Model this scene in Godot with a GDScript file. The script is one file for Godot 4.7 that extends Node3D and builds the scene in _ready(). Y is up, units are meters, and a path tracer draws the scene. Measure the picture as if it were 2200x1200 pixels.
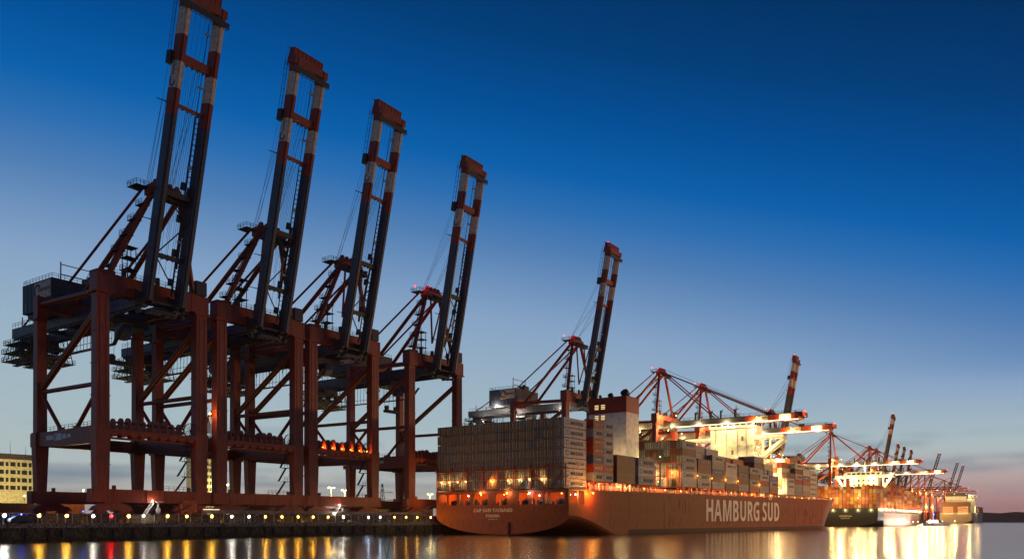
extends Node3D

const YAW := 34.44            # the quay runs along -Z; the camera looks this far to its left
const QUAY_X := -168.0        # edge of the quay
const RAIL_X := -171.5        # waterside crane rail
const QUAY_Y := 3.8           # top of the quay above the water
const SHIP_YAW := -1.53
const SHIP_AT := Vector3(-117.2, 0.0, -198.5)   # aft starboard corner of the big ship

var M := {}
var used := {}
var rng := RandomNumberGenerator.new()
var ship_frame := Transform3D(Basis(Vector3.UP, deg_to_rad(SHIP_YAW)), SHIP_AT)
var bold: SystemFont
var plain: SystemFont


# ---------------------------------------------------------------- mesh helper
class Shape:
	var v := PackedVector3Array()
	var n := PackedVector3Array()
	var c := PackedColorArray()
	var t := PackedInt32Array()

	func quad(a: Vector3, b: Vector3, d: Vector3, e: Vector3) -> void:   # counter-clockwise seen from outside
		var normal := (b - a).cross(e - a)
		if normal.length_squared() < 1e-12:
			normal = (d - b).cross(e - b)
		normal = normal.normalized()
		var k := v.size()
		for p in [a, b, d, e]:
			v.append(p)
			n.append(normal)
		for j in [0, 2, 1, 0, 3, 2]:
			t.append(k + j)

	func box(at: Vector3, size: Vector3, turn := Basis()) -> void:
		var x := turn.x * size.x * 0.5
		var y := turn.y * size.y * 0.5
		var z := turn.z * size.z * 0.5
		quad(at - x - y + z, at + x - y + z, at + x + y + z, at - x + y + z)
		quad(at + x - y - z, at - x - y - z, at - x + y - z, at + x + y - z)
		quad(at + x - y + z, at + x - y - z, at + x + y - z, at + x + y + z)
		quad(at - x - y - z, at - x - y + z, at - x + y + z, at - x + y - z)
		quad(at - x + y + z, at + x + y + z, at + x + y - z, at - x + y - z)
		quad(at - x - y - z, at + x - y - z, at + x - y + z, at - x - y + z)

	func span(lo: Vector3, hi: Vector3) -> void:
		box((lo + hi) * 0.5, (hi - lo).abs())

	# a straight member from a to b, w across and h high, tapering to w2 and h2
	func beam(a: Vector3, b: Vector3, w: float, h: float, w2 := -1.0, h2 := -1.0, up := Vector3.UP) -> void:
		var z := (b - a).normalized()
		if absf(z.dot(up)) > 0.98:
			up = Vector3.RIGHT
		var x := up.cross(z).normalized()
		var y := z.cross(x).normalized()
		w2 = w if w2 < 0.0 else w2
		h2 = h if h2 < 0.0 else h2
		var p := []
		for k in [[a, w, h], [b, w2, h2]]:
			for q in [[-1, -1], [1, -1], [1, 1], [-1, 1]]:
				p.append(k[0] + x * (q[0] * k[1] * 0.5) + y * (q[1] * k[2] * 0.5))
		for j in 4:
			var m := (j + 1) % 4
			quad(p[j], p[m], p[4 + m], p[4 + j])
		quad(p[3], p[2], p[1], p[0])
		quad(p[4], p[5], p[6], p[7])

	func tube(a: Vector3, b: Vector3, r: float, r2 := -1.0, sides := 8, caps := false) -> void:
		r2 = r if r2 < 0.0 else r2
		var z := (b - a).normalized()
		var x := z.cross(Vector3.UP if absf(z.y) < 0.9 else Vector3.RIGHT).normalized()
		var y := z.cross(x)
		var k := v.size()
		for j in sides:
			var d := x * cos(TAU * j / sides) + y * sin(TAU * j / sides)
			v.append(a + d * r)
			v.append(b + d * r2)
			n.append(d)
			n.append(d)
		for j in sides:
			var m := (j + 1) % sides
			for q in [k + 2 * j, k + 2 * j + 1, k + 2 * m, k + 2 * m, k + 2 * j + 1, k + 2 * m + 1]:
				t.append(q)
		if caps:
			for e in 2:
				var k2 := v.size()
				for j in sides:
					v.append(v[k + 2 * j + e])
					n.append(z if e == 1 else -z)
				for j in range(1, sides - 1):
					for q in ([k2, k2 + j + 1, k2 + j] if e == 1 else [k2, k2 + j, k2 + j + 1]):
						t.append(q)

	# an outline in x and y, pushed from z0 to z1 through xf
	func prism(outline: PackedVector2Array, z0: float, z1: float, xf := Transform3D()) -> void:
		if Geometry2D.is_polygon_clockwise(outline):
			outline.reverse()
		var count := outline.size()
		for j in count:
			var p := outline[j]
			var q := outline[(j + 1) % count]
			quad(xf * Vector3(p.x, p.y, z0), xf * Vector3(q.x, q.y, z0), xf * Vector3(q.x, q.y, z1), xf * Vector3(p.x, p.y, z1))
		var f := Geometry2D.triangulate_polygon(outline)
		for e in 2:
			var k := v.size()
			for p in outline:
				v.append(xf * Vector3(p.x, p.y, z1 if e == 1 else z0))
				n.append((xf.basis.z if e == 1 else -xf.basis.z).normalized())
			for j in range(0, f.size(), 3):
				var ccw := (outline[f[j + 1]] - outline[f[j]]).cross(outline[f[j + 2]] - outline[f[j]]) > 0.0
				for q in ([0, 2, 1] if ccw == (e == 1) else [0, 1, 2]):
					t.append(k + f[j + q])

	func ring(at: Vector3, ax: Vector3, ay: Vector3, r: float, thick: float, deep: float, from := 0.0, to := TAU, steps := 24) -> void:
		var az := ax.cross(ay).normalized()
		for j in steps:
			var p := []
			for e in 2:
				var g := from + (to - from) * (j + e) / steps
				var d := ax * cos(g) + ay * sin(g)
				for q in [[-1, -1], [1, -1], [1, 1], [-1, 1]]:
					p.append(at + d * (r + q[0] * thick * 0.5) + az * (q[1] * deep * 0.5))
			for q in 4:
				var m := (q + 1) % 4
				quad(p[m], p[q], p[4 + q], p[4 + m])
		if to - from < TAU - 0.01:
			for e in 2:
				var g := from if e == 0 else to
				var d := ax * cos(g) + ay * sin(g)
				box(at + d * r, Vector3(thick, 0.01, deep), Basis(d, az.cross(d), az))

	# guard rail along a path: posts, a top rail and a knee rail
	func rail(path: Array, high := 1.1, gap := 2.0, thick := 0.07) -> void:
		for k in path.size() - 1:
			var a: Vector3 = path[k]
			var b: Vector3 = path[k + 1]
			for h in [high, high * 0.55]:
				beam(a + Vector3.UP * h, b + Vector3.UP * h, thick, thick)
			var count := maxi(1, roundi(a.distance_to(b) / gap))
			for j in count + 1:
				var p := a.lerp(b, float(j) / count)
				beam(p, p + Vector3.UP * high, thick, thick)

	func mesh(material: Material) -> ArrayMesh:
		var arrays := []
		arrays.resize(Mesh.ARRAY_MAX)
		arrays[Mesh.ARRAY_VERTEX] = v
		arrays[Mesh.ARRAY_NORMAL] = n
		if c.size() == v.size():
			arrays[Mesh.ARRAY_COLOR] = c
		arrays[Mesh.ARRAY_INDEX] = t
		var m := ArrayMesh.new()
		m.add_surface_from_arrays(Mesh.PRIMITIVE_TRIANGLES, arrays)
		m.surface_set_material(0, material)
		return m


# ---------------------------------------------------------------- scene helpers
func numbered(called: String) -> String:
	var k: int = used.get(called, 0)
	used[called] = k + 1
	return called if k == 0 else "%s_%03d" % [called, k]


func tag(o: Node3D, label: String, category: String, group := "", kind := "") -> void:
	o.set_meta("label", label)
	if category:
		o.set_meta("category", category)
	if group:
		o.set_meta("group", group)
	if kind:
		o.set_meta("kind", kind)


func thing(called: String, label: String, category: String, at := Transform3D(), group := "") -> Node3D:
	var o := Node3D.new()
	o.name = numbered(called)
	o.transform = at
	add_child(o, true)
	tag(o, label, category, group)
	return o


func part(parent: Node3D, called: String, shape: Shape, material: Material) -> MeshInstance3D:
	var o := MeshInstance3D.new()
	o.name = called
	o.mesh = shape.mesh(material)
	parent.add_child(o, true)
	return o


func lone(called: String, shape: Shape, material: Material, label: String, category: String, group := "", kind := "") -> MeshInstance3D:
	var o := part(self, numbered(called), shape, material)
	tag(o, label, category, group, kind)
	return o


func copy(o: Node3D, called: String, at: Transform3D, label: String) -> Node3D:
	var r: Node3D = o.duplicate()
	r.name = numbered(called)
	add_child(r, true)
	r.transform = at
	r.set_meta("label", label)
	return r


func paint(r: float, g: float, b: float, rough := 0.6, metal := 0.0, grime := "") -> StandardMaterial3D:
	var m := StandardMaterial3D.new()
	m.albedo_color = Color(r, g, b).linear_to_srgb()
	m.roughness = rough
	m.metallic = metal
	if grime:
		m.albedo_texture = M[grime]
		m.uv1_triplanar = true
		m.uv1_world_triplanar = true
		m.uv1_scale = Vector3(0.13, 0.03, 0.13) if grime == "streaks" else Vector3.ONE * 0.09
	return m


func glow(r: float, g: float, b: float, strength: float) -> StandardMaterial3D:
	var m := StandardMaterial3D.new()
	m.albedo_color = Color(0.9, 0.9, 0.9)
	m.emission_enabled = true
	m.emission = Color(r, g, b).linear_to_srgb()
	m.emission_energy_multiplier = strength
	return m


func noise_texture(called: String, freq: float, low: float, high: float, squeeze := 0.0) -> void:
	var f := FastNoiseLite.new()
	f.seed = called.hash() % 1000
	f.frequency = freq
	f.fractal_octaves = 5
	var ramp := Gradient.new()
	ramp.offsets = PackedFloat32Array([0.15 + squeeze, 0.45, 0.75])
	ramp.colors = PackedColorArray([Color(low, low, low), Color(lerpf(low, high, 0.75), lerpf(low, high, 0.72), lerpf(low, high, 0.7)), Color(high, high, high)])
	var t := NoiseTexture2D.new()
	t.width = 512
	t.height = 512
	t.seamless = true
	t.noise = f
	t.color_ramp = ramp
	M[called] = t


# a lamp: a glowing bulb with the light it gives inside it
func lamp(parent: Node3D, at: Vector3, tone: String, energy: float, r := 0.22, called := "lamp_bulb") -> MeshInstance3D:
	var key := "bulb%s%.2f" % [tone, r]
	if not M.has(key):
		var s := SphereMesh.new()
		s.radius = r
		s.height = r * 2.0
		s.radial_segments = 10
		s.rings = 5
		s.material = M["glow_" + tone]
		M[key] = s
	var b := MeshInstance3D.new()
	b.name = called
	b.mesh = M[key]
	b.position = at
	parent.add_child(b, true)
	var l := OmniLight3D.new()
	l.name = "lamp_light"
	l.light_color = M["tone_" + tone]
	l.light_energy = energy
	l.light_size = r * 0.9
	l.omni_range = 200.0
	l.omni_attenuation = 2.0
	l.shadow_enabled = true
	b.add_child(l, true)
	return b


func lettering(parent: Node3D, words: String, material: Material, at: Transform3D, wide: float, cap: float, font: Font, called := "lettering", deep := 0.05) -> MeshInstance3D:
	var key := "text" + words + str(font == bold)
	if not M.has(key):
		var tm := TextMesh.new()
		tm.text = words
		tm.font = font
		tm.font_size = 32
		tm.pixel_size = 0.04
		tm.depth = 1.0
		tm.curve_step = 1.0
		M[key] = tm
		var h := TextMesh.new()
		h.text = "H"
		h.font = font
		h.font_size = 32
		h.pixel_size = 0.04
		h.curve_step = 1.0
		M[key + "cap"] = h.get_aabb()
		M[key + "box"] = tm.get_aabb()
	var tm2: TextMesh = M[key].duplicate()
	tm2.material = material
	var o := MeshInstance3D.new()
	o.name = called
	o.mesh = tm2
	var box: AABB = M[key + "box"]
	var caps: AABB = M[key + "cap"]
	var size := Vector3(wide / box.size.x, cap / caps.size.y, deep)
	o.transform = at * Transform3D(Basis.from_scale(size), Vector3(-(box.position.x + box.size.x * 0.5) * size.x, -(caps.position.y + caps.size.y * 0.5) * size.y, 0.0))
	parent.add_child(o, true)
	return o


func quay_point(away: float, along: float, y: float) -> Vector3:
	return Vector3(-away, y, -along)


# ---------------------------------------------------------------- the scene
func _ready() -> void:
	rng.seed = 7
	camera_and_sky()
	materials()
	setting()
	opposite_bank()
	cranes()
	big_ship()
	far_ships()
	quay_things()
	yard_things()


func camera_and_sky() -> void:
	var cam := Camera3D.new()
	cam.name = "camera"
	cam.position = Vector3(0.0, 4.4, 0.0)
	cam.rotation_degrees.y = YAW
	cam.projection = Camera3D.PROJECTION_FRUSTUM
	cam.near = 0.5
	cam.far = 9000.0
	cam.size = cam.near * 1200.0 / 1750.0
	cam.frustum_offset = Vector2(0.0, cam.near * 517.0 / 1750.0)
	add_child(cam)
	cam.make_current()
	var e := Environment.new()
	e.background_mode = Environment.BG_SKY
	e.tonemap_mode = Environment.TONE_MAPPER_LINEAR
	e.tonemap_exposure = 1.0
	e.background_energy_multiplier = 1.0
	e.fog_enabled = true
	e.fog_density = 0.00006
	e.fog_light_color = Color(1.0, 0.84, 0.72)
	e.sdfgi_enabled = true
	e.ssao_enabled = true
	e.ssil_enabled = true
	var panorama := PanoramaSkyMaterial.new()
	panorama.panorama = ImageTexture.create_from_image(dusk())
	var sky := Sky.new()
	sky.sky_material = panorama
	e.sky = sky
	var w := WorldEnvironment.new()
	w.name = "dusk_sky"
	w.environment = e
	add_child(w)


# the air after sunset: deep blue overhead, pale near the horizon, rosy low in the north, thin streaks of cloud
func dusk() -> Image:
	var wide := 1440
	var high := 720
	var im := Image.create(wide, high, false, Image.FORMAT_RGBAF)
	var g := Gradient.new()
	var stops := [
		[0.0, 194, 170, 156], [1.6, 190, 184, 174], [4.0, 180, 193, 194], [7.0, 169, 189, 196], [11.7, 154, 179, 198], [15.7, 136, 165, 199], [18.3, 110, 147, 190], [20.8, 80, 127, 181],
		[23.3, 44, 111, 178], [25.6, 8, 97, 171], [29.0, 0, 80, 152], [33.0, 0, 63, 122], [38.0, 0, 48, 96], [60.0, 0, 32, 66], [90.0, 0, 27, 58],
	]
	var offsets := PackedFloat32Array()
	var colors := PackedColorArray()
	for s in stops:
		offsets.append(s[0] / 90.0)
		colors.append(Color8(s[1], s[2], s[3]).srgb_to_linear())
	g.offsets = offsets
	g.colors = colors
	var streaks := FastNoiseLite.new()
	streaks.seed = 11
	streaks.frequency = 0.02
	streaks.fractal_octaves = 4
	var rose := Color8(186, 122, 132).srgb_to_linear()
	var ash := Color8(104, 126, 148).srgb_to_linear()
	for row in high:
		var up := 90.0 - (row + 0.5) * 180.0 / high
		for col in wide:
			var c: Color
			var az := wrapf((col + 0.5) * 360.0 / wide + YAW, -180.0, 180.0)
			if up < -1.5:
				c = Color(0.02, 0.025, 0.03)
			else:
				var e := maxf(up, 0.0)
				var turn := minf(absf(wrapf(az + 30.0, -180.0, 180.0)), 85.0)
				c = g.sample(clampf((e + 0.0024 * turn * turn * smoothstep(3.0, 10.0, e)) / 90.0, 0.0, 1.0))
				var pink := exp(-pow((az - 33.0) / 24.0, 2.0)) * clampf(1.0 - e / 4.6, 0.0, 1.0)
				c = c.lerp(rose, pink * 0.85)
				var k := streaks.get_noise_3d(sin(deg_to_rad(az)) * 130.0, cos(deg_to_rad(az)) * 130.0, e * 55.0)
				k += 0.5 * streaks.get_noise_3d(sin(deg_to_rad(az)) * 420.0 + 90.0, cos(deg_to_rad(az)) * 420.0, e * 120.0)
				var band := clampf((k - 0.12) * 3.2, 0.0, 1.0) * clampf(1.0 - absf(e - 3.6) / 4.2, 0.0, 1.0)
				c = c.lerp(ash, band * 0.6)
				var low := streaks.get_noise_3d(sin(deg_to_rad(az)) * 60.0 + 300.0, cos(deg_to_rad(az)) * 60.0, e * 150.0)
				c = c.lerp(ash, clampf((low - 0.1) * 5.0, 0.0, 1.0) * clampf(1.0 - absf(e - 2.5) / 1.9, 0.0, 1.0) * clampf((10.0 - az) / 20.0, 0.25, 1.0) * 0.75)
			c.a = 1.0
			im.set_pixel(col, row, c)
	return im


func materials() -> void:
	bold = SystemFont.new()
	bold.font_names = PackedStringArray(["Droid Sans"])
	bold.font_weight = 700
	plain = SystemFont.new()
	plain.font_names = PackedStringArray(["Droid Sans"])
	noise_texture("streaks", 0.02, 0.8, 1.0)
	noise_texture("grime", 0.02, 0.74, 1.0)
	noise_texture("soft", 0.008, 0.86, 1.0)
	noise_texture("stone", 0.03, 0.35, 1.0)
	M.red = paint(0.32, 0.04, 0.008, 0.5, 0.0, "streaks")
	M.boom_grey = paint(0.06, 0.072, 0.1, 0.5, 0.0, "grime")
	M.boom_white = paint(0.78, 0.66, 0.5, 0.5, 0.0, "grime")
	M.girder = paint(0.13, 0.13, 0.14, 0.55, 0.0, "grime")
	M.slate = paint(0.055, 0.065, 0.09, 0.6, 0.0, "grime")
	M.steel = paint(0.03, 0.032, 0.038, 0.6)
	M.rope = paint(0.10, 0.13, 0.17, 0.5, 0.3)
	M.galv = paint(0.4, 0.41, 0.42, 0.45, 0.5)
	M.black = paint(0.02, 0.02, 0.022, 0.6)
	M.sign = paint(0.82, 0.58, 0.36, 0.6, 0.0, "grime")
	M.navy = paint(0.015, 0.03, 0.075, 0.6)
	M.sky_blue = paint(0.16, 0.33, 0.48, 0.6)
	M.logo_red = paint(0.45, 0.03, 0.03, 0.6)
	M.white = paint(0.78, 0.76, 0.72, 0.55, 0.0, "soft")
	M.letter = paint(0.86, 0.8, 0.7, 0.6)
	M.hull = paint(0.27, 0.05, 0.008, 0.6, 0.0, "streaks")
	M.hull.metallic_specular = 0.35
	M.boot = paint(0.09, 0.03, 0.02, 0.75, 0.0, "stone")
	M.hull_black = paint(0.02, 0.023, 0.025, 0.5, 0.0, "grime")
	M.hull_grey = paint(0.3, 0.24, 0.2, 0.5, 0.0, "grime")
	M.deck = paint(0.25, 0.04, 0.025, 0.7, 0.0, "grime")
	M.concrete = paint(0.3, 0.27, 0.23, 0.9, 0.0, "stone")
	M.mossy = paint(0.12, 0.105, 0.06, 0.95, 0.0, "stone")
	M.mossy.uv1_scale = Vector3(0.12, 0.05, 0.12)
	M.timber = paint(0.07, 0.06, 0.045, 0.95, 0.0, "stone")
	M.wall_stone = paint(0.15, 0.125, 0.1, 0.9, 0.0, "stone")
	M.asphalt = paint(0.05, 0.05, 0.05, 0.9, 0.0, "stone")
	M.cream = paint(0.7, 0.65, 0.48, 0.8, 0.0, "grime")
	M.roof = paint(0.24, 0.21, 0.18, 0.8, 0.0, "grime")
	M.orange = paint(0.55, 0.11, 0.03, 0.6, 0.0, "grime")
	M.yellow = paint(0.6, 0.42, 0.08, 0.6, 0.0, "grime")
	M.bark = paint(0.06, 0.045, 0.03, 0.9)
	var glass := paint(0.03, 0.035, 0.04, 0.08)
	M.glass = glass
	M.lit_pane = glow(1.0, 0.66, 0.25, 1.0)
	M.tone_amber = Color(1.0, 0.72, 0.22)
	M.tone_orange = Color(1.0, 0.64, 0.28)
	M.tone_warm = Color(1.0, 0.83, 0.55)
	M.tone_white = Color(1.0, 0.95, 0.88)
	M.tone_cold = Color(0.8, 0.88, 1.0)
	M.tone_red = Color(1.0, 0.06, 0.06)
	M.tone_blue = Color(0.15, 0.2, 1.0)
	M.tone_sodium = Color(1.0, 0.74, 0.42)
	M.tone_gold = Color(1.0, 0.88, 0.54)
	for k in [["amber", 1.0, 0.5, 0.05, 16.0], ["orange", 1.0, 0.34, 0.03, 16.0], ["warm", 1.0, 0.6, 0.2, 9.0], ["white", 1.0, 0.9, 0.75, 14.0], ["cold", 0.72, 0.86, 1.0, 14.0], ["red", 1.0, 0.01, 0.015, 12.0], ["blue", 0.05, 0.08, 1.0, 12.0], ["gold", 1.0, 0.66, 0.22, 14.0], ["sodium", 1.0, 0.55, 0.16, 12.0]]:
		M["glow_" + k[0]] = glow(k[1], k[2], k[3], k[4])
	M.strip = glow(1.0, 0.8, 0.5, 2.2)
	# the river: dark water, smoothed by wind-ripples
	var ripples := FastNoiseLite.new()
	ripples.seed = 5
	ripples.frequency = 0.02
	ripples.fractal_octaves = 4
	var bumps := NoiseTexture2D.new()
	bumps.width = 512
	bumps.height = 512
	bumps.seamless = true
	bumps.noise = ripples
	bumps.as_normal_map = true
	bumps.bump_strength = 3.0
	var water := paint(0.010, 0.014, 0.016, 0.15)
	water.metallic_specular = 0.25
	water.normal_enabled = true
	water.normal_texture = bumps
	water.normal_scale = 0.018
	water.uv1_triplanar = true
	water.uv1_world_triplanar = true
	water.uv1_scale = Vector3(0.02, 0.02, 0.02)
	M.water = water
	# container colours
	for k in [["white", 0.66, 0.62, 0.55], ["grey", 0.32, 0.33, 0.33], ["pale", 0.5, 0.48, 0.44], ["brown", 0.16, 0.055, 0.03], ["red", 0.38, 0.05, 0.025], ["orange", 0.5, 0.14, 0.04], ["blue", 0.04, 0.07, 0.17], ["violet", 0.16, 0.14, 0.3], ["dark", 0.05, 0.055, 0.07], ["green", 0.1, 0.16, 0.11], ["pink", 0.55, 0.33, 0.26], ["reefer", 0.55, 0.43, 0.31]]:
		M["box_" + k[0]] = paint(k[1], k[2], k[3], 0.55, 0.0, "streaks")


# ---------------------------------------------------------------- setting
func setting() -> void:
	var s := Shape.new()
	s.quad(Vector3(-6000, 0, 6000), Vector3(6000, 0, 6000), Vector3(6000, 0, -6000), Vector3(-6000, 0, -6000))
	var w := part(self, "water", s, M.water)
	w.set_meta("kind", "structure")
	tag(w, "dark smooth river water in front of the quay, streaked with lamp reflections", "", "", "structure")
	s = Shape.new()
	s.span(Vector3(-2600, -6, -1720), Vector3(QUAY_X - 1.2, QUAY_Y, 320))
	var g := part(self, "ground", s, M.asphalt)
	tag(g, "dark paved terminal ground behind the quay edge", "", "", "structure")
	# hills on the far shore
	s = Shape.new()
	var f := FastNoiseLite.new()
	f.seed = 3
	f.frequency = 0.006
	var right := Basis(Vector3.UP, deg_to_rad(YAW)).x
	var ahead := -Basis(Vector3.UP, deg_to_rad(YAW)).z
	var cols := 130
	var rows := 9
	var grid := []
	for i in cols + 1:
		var line := []
		for j in rows + 1:
			var x := 760.0 + 1700.0 * i / cols
			var z := 1570.0 + 60.0 * j
			var rise := sin(clampf(j / 7.0, 0.0, 1.0) * PI * 0.5)
			var h := (19.0 + 9.0 * f.get_noise_2d(x, z) + 5.0 * f.get_noise_2d(x * 6.0, z * 6.0) + clampf((x - 950.0) * 0.008, -4.0, 9.0)) * rise
			line.append(right * x + ahead * z + Vector3.UP * (h - 0.3))
		grid.append(line)
	for i in cols:
		for j in rows:
			s.quad(grid[i][j], grid[i + 1][j], grid[i + 1][j + 1], grid[i][j + 1])
	M.wood = paint(0.09, 0.05, 0.03, 0.95, 0.0, "stone")
	var hill := part(self, "hills", s, M.wood)
	tag(hill, "low dark wooded hills on the far shore at the right edge", "", "", "structure")
	# the near bank below the camera
	s = Shape.new()
	s.span(Vector3(-60, -3, -6), Vector3(60, 2.2, 40))
	var bank := part(self, "bank", s, M.mossy)
	tag(bank, "grassy near bank under the viewer", "", "", "structure")


func opposite_bank() -> void:
	# the other side of the basin, right of the frame: its sodium masts light the ship's outer side
	var s := Shape.new()
	s.span(Vector3(70, -4, -1000), Vector3(260, 3.0, 120))
	var land := part(self, "opposite_bank", s, M.asphalt)
	tag(land, "paved bank across the basin, right of the picture", "", "", "structure")
	for k in 2:
		var near := thing("sodium_mast", "sodium light mast standing on the near bank behind us, %s" % ["to the left", "to the right"][k], "lamp post", Transform3D(Basis(), Vector3(-34.0 + 66.0 * k, 2.2, 26.0)), "sodium masts on the near bank")
		s = Shape.new()
		s.tube(Vector3.ZERO, Vector3(0, 22, 0), 0.4, 0.25, 8)
		s.box(Vector3(0, 22.2, 0), Vector3(4.6, 0.4, 1.0))
		part(near, "pole", s, M.galv)
		for j in 4:
			lamp(near, Vector3(-1.8 + 1.2 * j, 21.8, -0.9), "sodium", 120.0, 0.24)
	for k in 3:
		var o := thing("sodium_mast", "tall sodium light mast on the opposite bank, %s from us" % ["nearest", "middle one", "farthest"][k], "lamp post", Transform3D(Basis(), Vector3(84.0, 3.0, -400.0 - 110.0 * k)), "sodium masts on the opposite bank")
		s = Shape.new()
		s.tube(Vector3.ZERO, Vector3(0, 30, 0), 0.45, 0.28, 8)
		s.box(Vector3(0, 30.2, 0), Vector3(1.0, 0.4, 4.6))
		part(o, "pole", s, M.galv)
		for j in 4:
			lamp(o, Vector3(-0.9, 29.8, -1.8 + 1.2 * j), "sodium", [1000.0, 2900.0, 5200.0][k], 0.24)


# ---------------------------------------------------------------- container cranes
func at_crane(o: float, y: float, l: float) -> Vector3:
	return Vector3(o, y, -l)


func emblem(parent: Node3D, at: Transform3D, size: float, material: Material) -> void:
	var s := Shape.new()
	s.ring(Vector3.ZERO, Vector3.RIGHT, Vector3.UP, size * 0.42, size * 0.16, 0.06, deg_to_rad(35), deg_to_rad(285), 18)
	var o := part(parent, "emblem", s, material)
	o.transform = at


func crane_boom(root: Node3D, raised: bool, ax: float, lift: float, ay: float) -> void:
	var s := Shape.new()
	var turn := Basis(Vector3(0, 0, 1), deg_to_rad(lift)) if raised else Basis()
	for l in [-4.0, 4.0]:
		s.box(Vector3(19.5, 0, -l), Vector3(39.0, 2.3, 1.5))
		s.box(Vector3(19.5, -1.3, -l), Vector3(39.0, 0.3, 0.5))
	var boom := part(root, "boom", s, M.boom_grey)
	boom.transform = Transform3D(turn, at_crane(4.2, 49.0, 0))
	for l in [-4.0, 4.0]:
		for k in 5:
			s = Shape.new()
			s.box(Vector3(39.0 + 5.4 * k + (2.7 if k < 4 else 1.6), 0, -l), Vector3(5.4 if k < 4 else 3.2, 2.3, 1.5))
			s.box(Vector3(39.0 + 5.4 * k + (2.7 if k < 4 else 1.6), -1.3, -l), Vector3(5.4 if k < 4 else 3.2, 0.3, 0.5))
			part(boom, "white_band" if k % 2 else "red_band", s, M.boom_white if k % 2 else M.red)
	# emblem and lettering on the side of the near girder's lower white band
	var face := Transform3D(Basis(), Vector3(45.6, 0, 4.78))
	emblem(boom, face, 2.0, M.navy)
	lettering(boom, "EUROGATE", M.navy, Transform3D(Basis(), Vector3(48.3, 0.0, 4.78)), 2.7, 0.42, bold)
	# end frame
	s = Shape.new()
	s.box(Vector3(63.2, 0.2, 0), Vector3(1.7, 3.0, 10.2))
	part(boom, "end_beam", s, M.red)
	s = Shape.new()
	s.box(Vector3(64.9, 0.7, 0.5), Vector3(1.9, 1.7, 8.8))
	for k in 8:
		s.box(Vector3(64.95, 0.7, -3.9 + 1.25 * k), Vector3(2.0, 1.9, 0.16))
	s.box(Vector3(65.9, 0.7, 0.5), Vector3(0.16, 2.0, 9.0))
	part(boom, "end_frame", s, M.red)
	s = Shape.new()
	s.rail([Vector3(62.2, 1.2, 5.4), Vector3(62.2, 1.2, -5.4)], 1.1, 1.4)
	s.rail([Vector3(60.4, -1.9, 5.4), Vector3(60.4, -1.9, -5.4)], 1.0, 1.4)
	s.box(Vector3(61.0, -1.9, 0), Vector3(1.2, 0.1, 10.8))
	part(boom, "railing", s, M.steel)
	for k in [[10.0, 1.0, 0.9], [23.5, 1.2, 1.0], [41.5, 0.7, 0.8], [51.0, 1.6, 1.7]]:
		s = Shape.new()
		s.box(Vector3(k[0], 0.2, 0), Vector3(k[1], k[2], 6.6))
		for j in 5:
			s.box(Vector3(k[0], 0.3 + k[2] * 0.5, -2.6 + 1.3 * j), Vector3(k[1] * 1.3, 0.35, 0.3))
		part(boom, "cross_member", s, M.red if k[0] > 40.0 else M.steel)
	# diagonal bracing between the girders near the hinge
	s = Shape.new()
	s.tube(Vector3(2.0, 0.2, -3.3), Vector3(10.0, 0.2, 3.3), 0.16, -1, 6)
	s.tube(Vector3(18.0, 0.2, -3.3), Vector3(10.0, 0.2, 3.3), 0.16, -1, 6)
	s.tube(Vector3(18.0, 0.2, -3.3), Vector3(23.5, 0.2, 3.3), 0.16, -1, 6)
	part(boom, "brace", s, M.steel)
	# cable tray along the far girder: rails, rungs and boxes
	s = Shape.new()
	for z in [-2.9, -1.9]:
		s.beam(Vector3(2.0, 0.6, z), Vector3(41.0, 0.6, z), 0.16, 0.24)
	s.beam(Vector3(2.0, 1.8, -2.9), Vector3(61.0, 1.8, -2.9), 0.12, 0.12)
	for k in 34:
		s.box(Vector3(3.0 + 1.15 * k, 0.6, -2.4), Vector3(0.12, 0.12, 1.0))
		if k % 2 == 0:
			s.beam(Vector3(3.0 + 1.15 * k, 0.6, -2.9), Vector3(3.0 + 1.15 * k, 1.8, -2.9), 0.08, 0.08)
	for k in [5.0, 11.5, 19.0, 26.0]:
		s.box(Vector3(k, 0.9, -1.6), Vector3(1.6, 0.9, 0.9))
	part(boom, "cable_tray", s, M.steel)
	# walkway beside the near girder, with a caged ladder at the tip
	s = Shape.new()
	s.beam(Vector3(50.0, 1.5, 5.1), Vector3(64.0, 1.5, 5.1), 0.1, 0.1)
	s.beam(Vector3(50.0, 2.5, 5.1), Vector3(64.0, 2.5, 5.1), 0.08, 0.08)
	for k in 11:
		s.beam(Vector3(50.0 + 1.6 * k, 1.2, 5.1), Vector3(50.0 + 1.6 * k, 2.5, 5.1), 0.07, 0.07)
	s.box(Vector3(50.5, 1.6, 4.6), Vector3(2.6, 1.6, 1.6))
	part(boom, "ladder", s, M.steel)
	for k in [9.0, 17.0, 23.5, 41.5]:
		s = Shape.new()
		s.beam(Vector3(k, 0.9, 4.6), Vector3(k, 1.6, 6.8), 0.22, 0.3, 0.14, 0.14)
		part(boom, "bracket", s, M.steel)
	for k in [14.0, 30.0, 47.0, 58.0]:
		s = Shape.new()
		s.box(Vector3(k, 0.3, -2.0), Vector3(0.5, 0.5, 0.9))
		s.beam(Vector3(k, 0.3, -2.4), Vector3(k, 0.3, -3.3), 0.1, 0.1)
		part(boom, "floodlight", s, M.galv)
	var tip := turn * Vector3(41.5, 1.6, 0) + at_crane(4.2, 49.0, 0)
	s = Shape.new()
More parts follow.
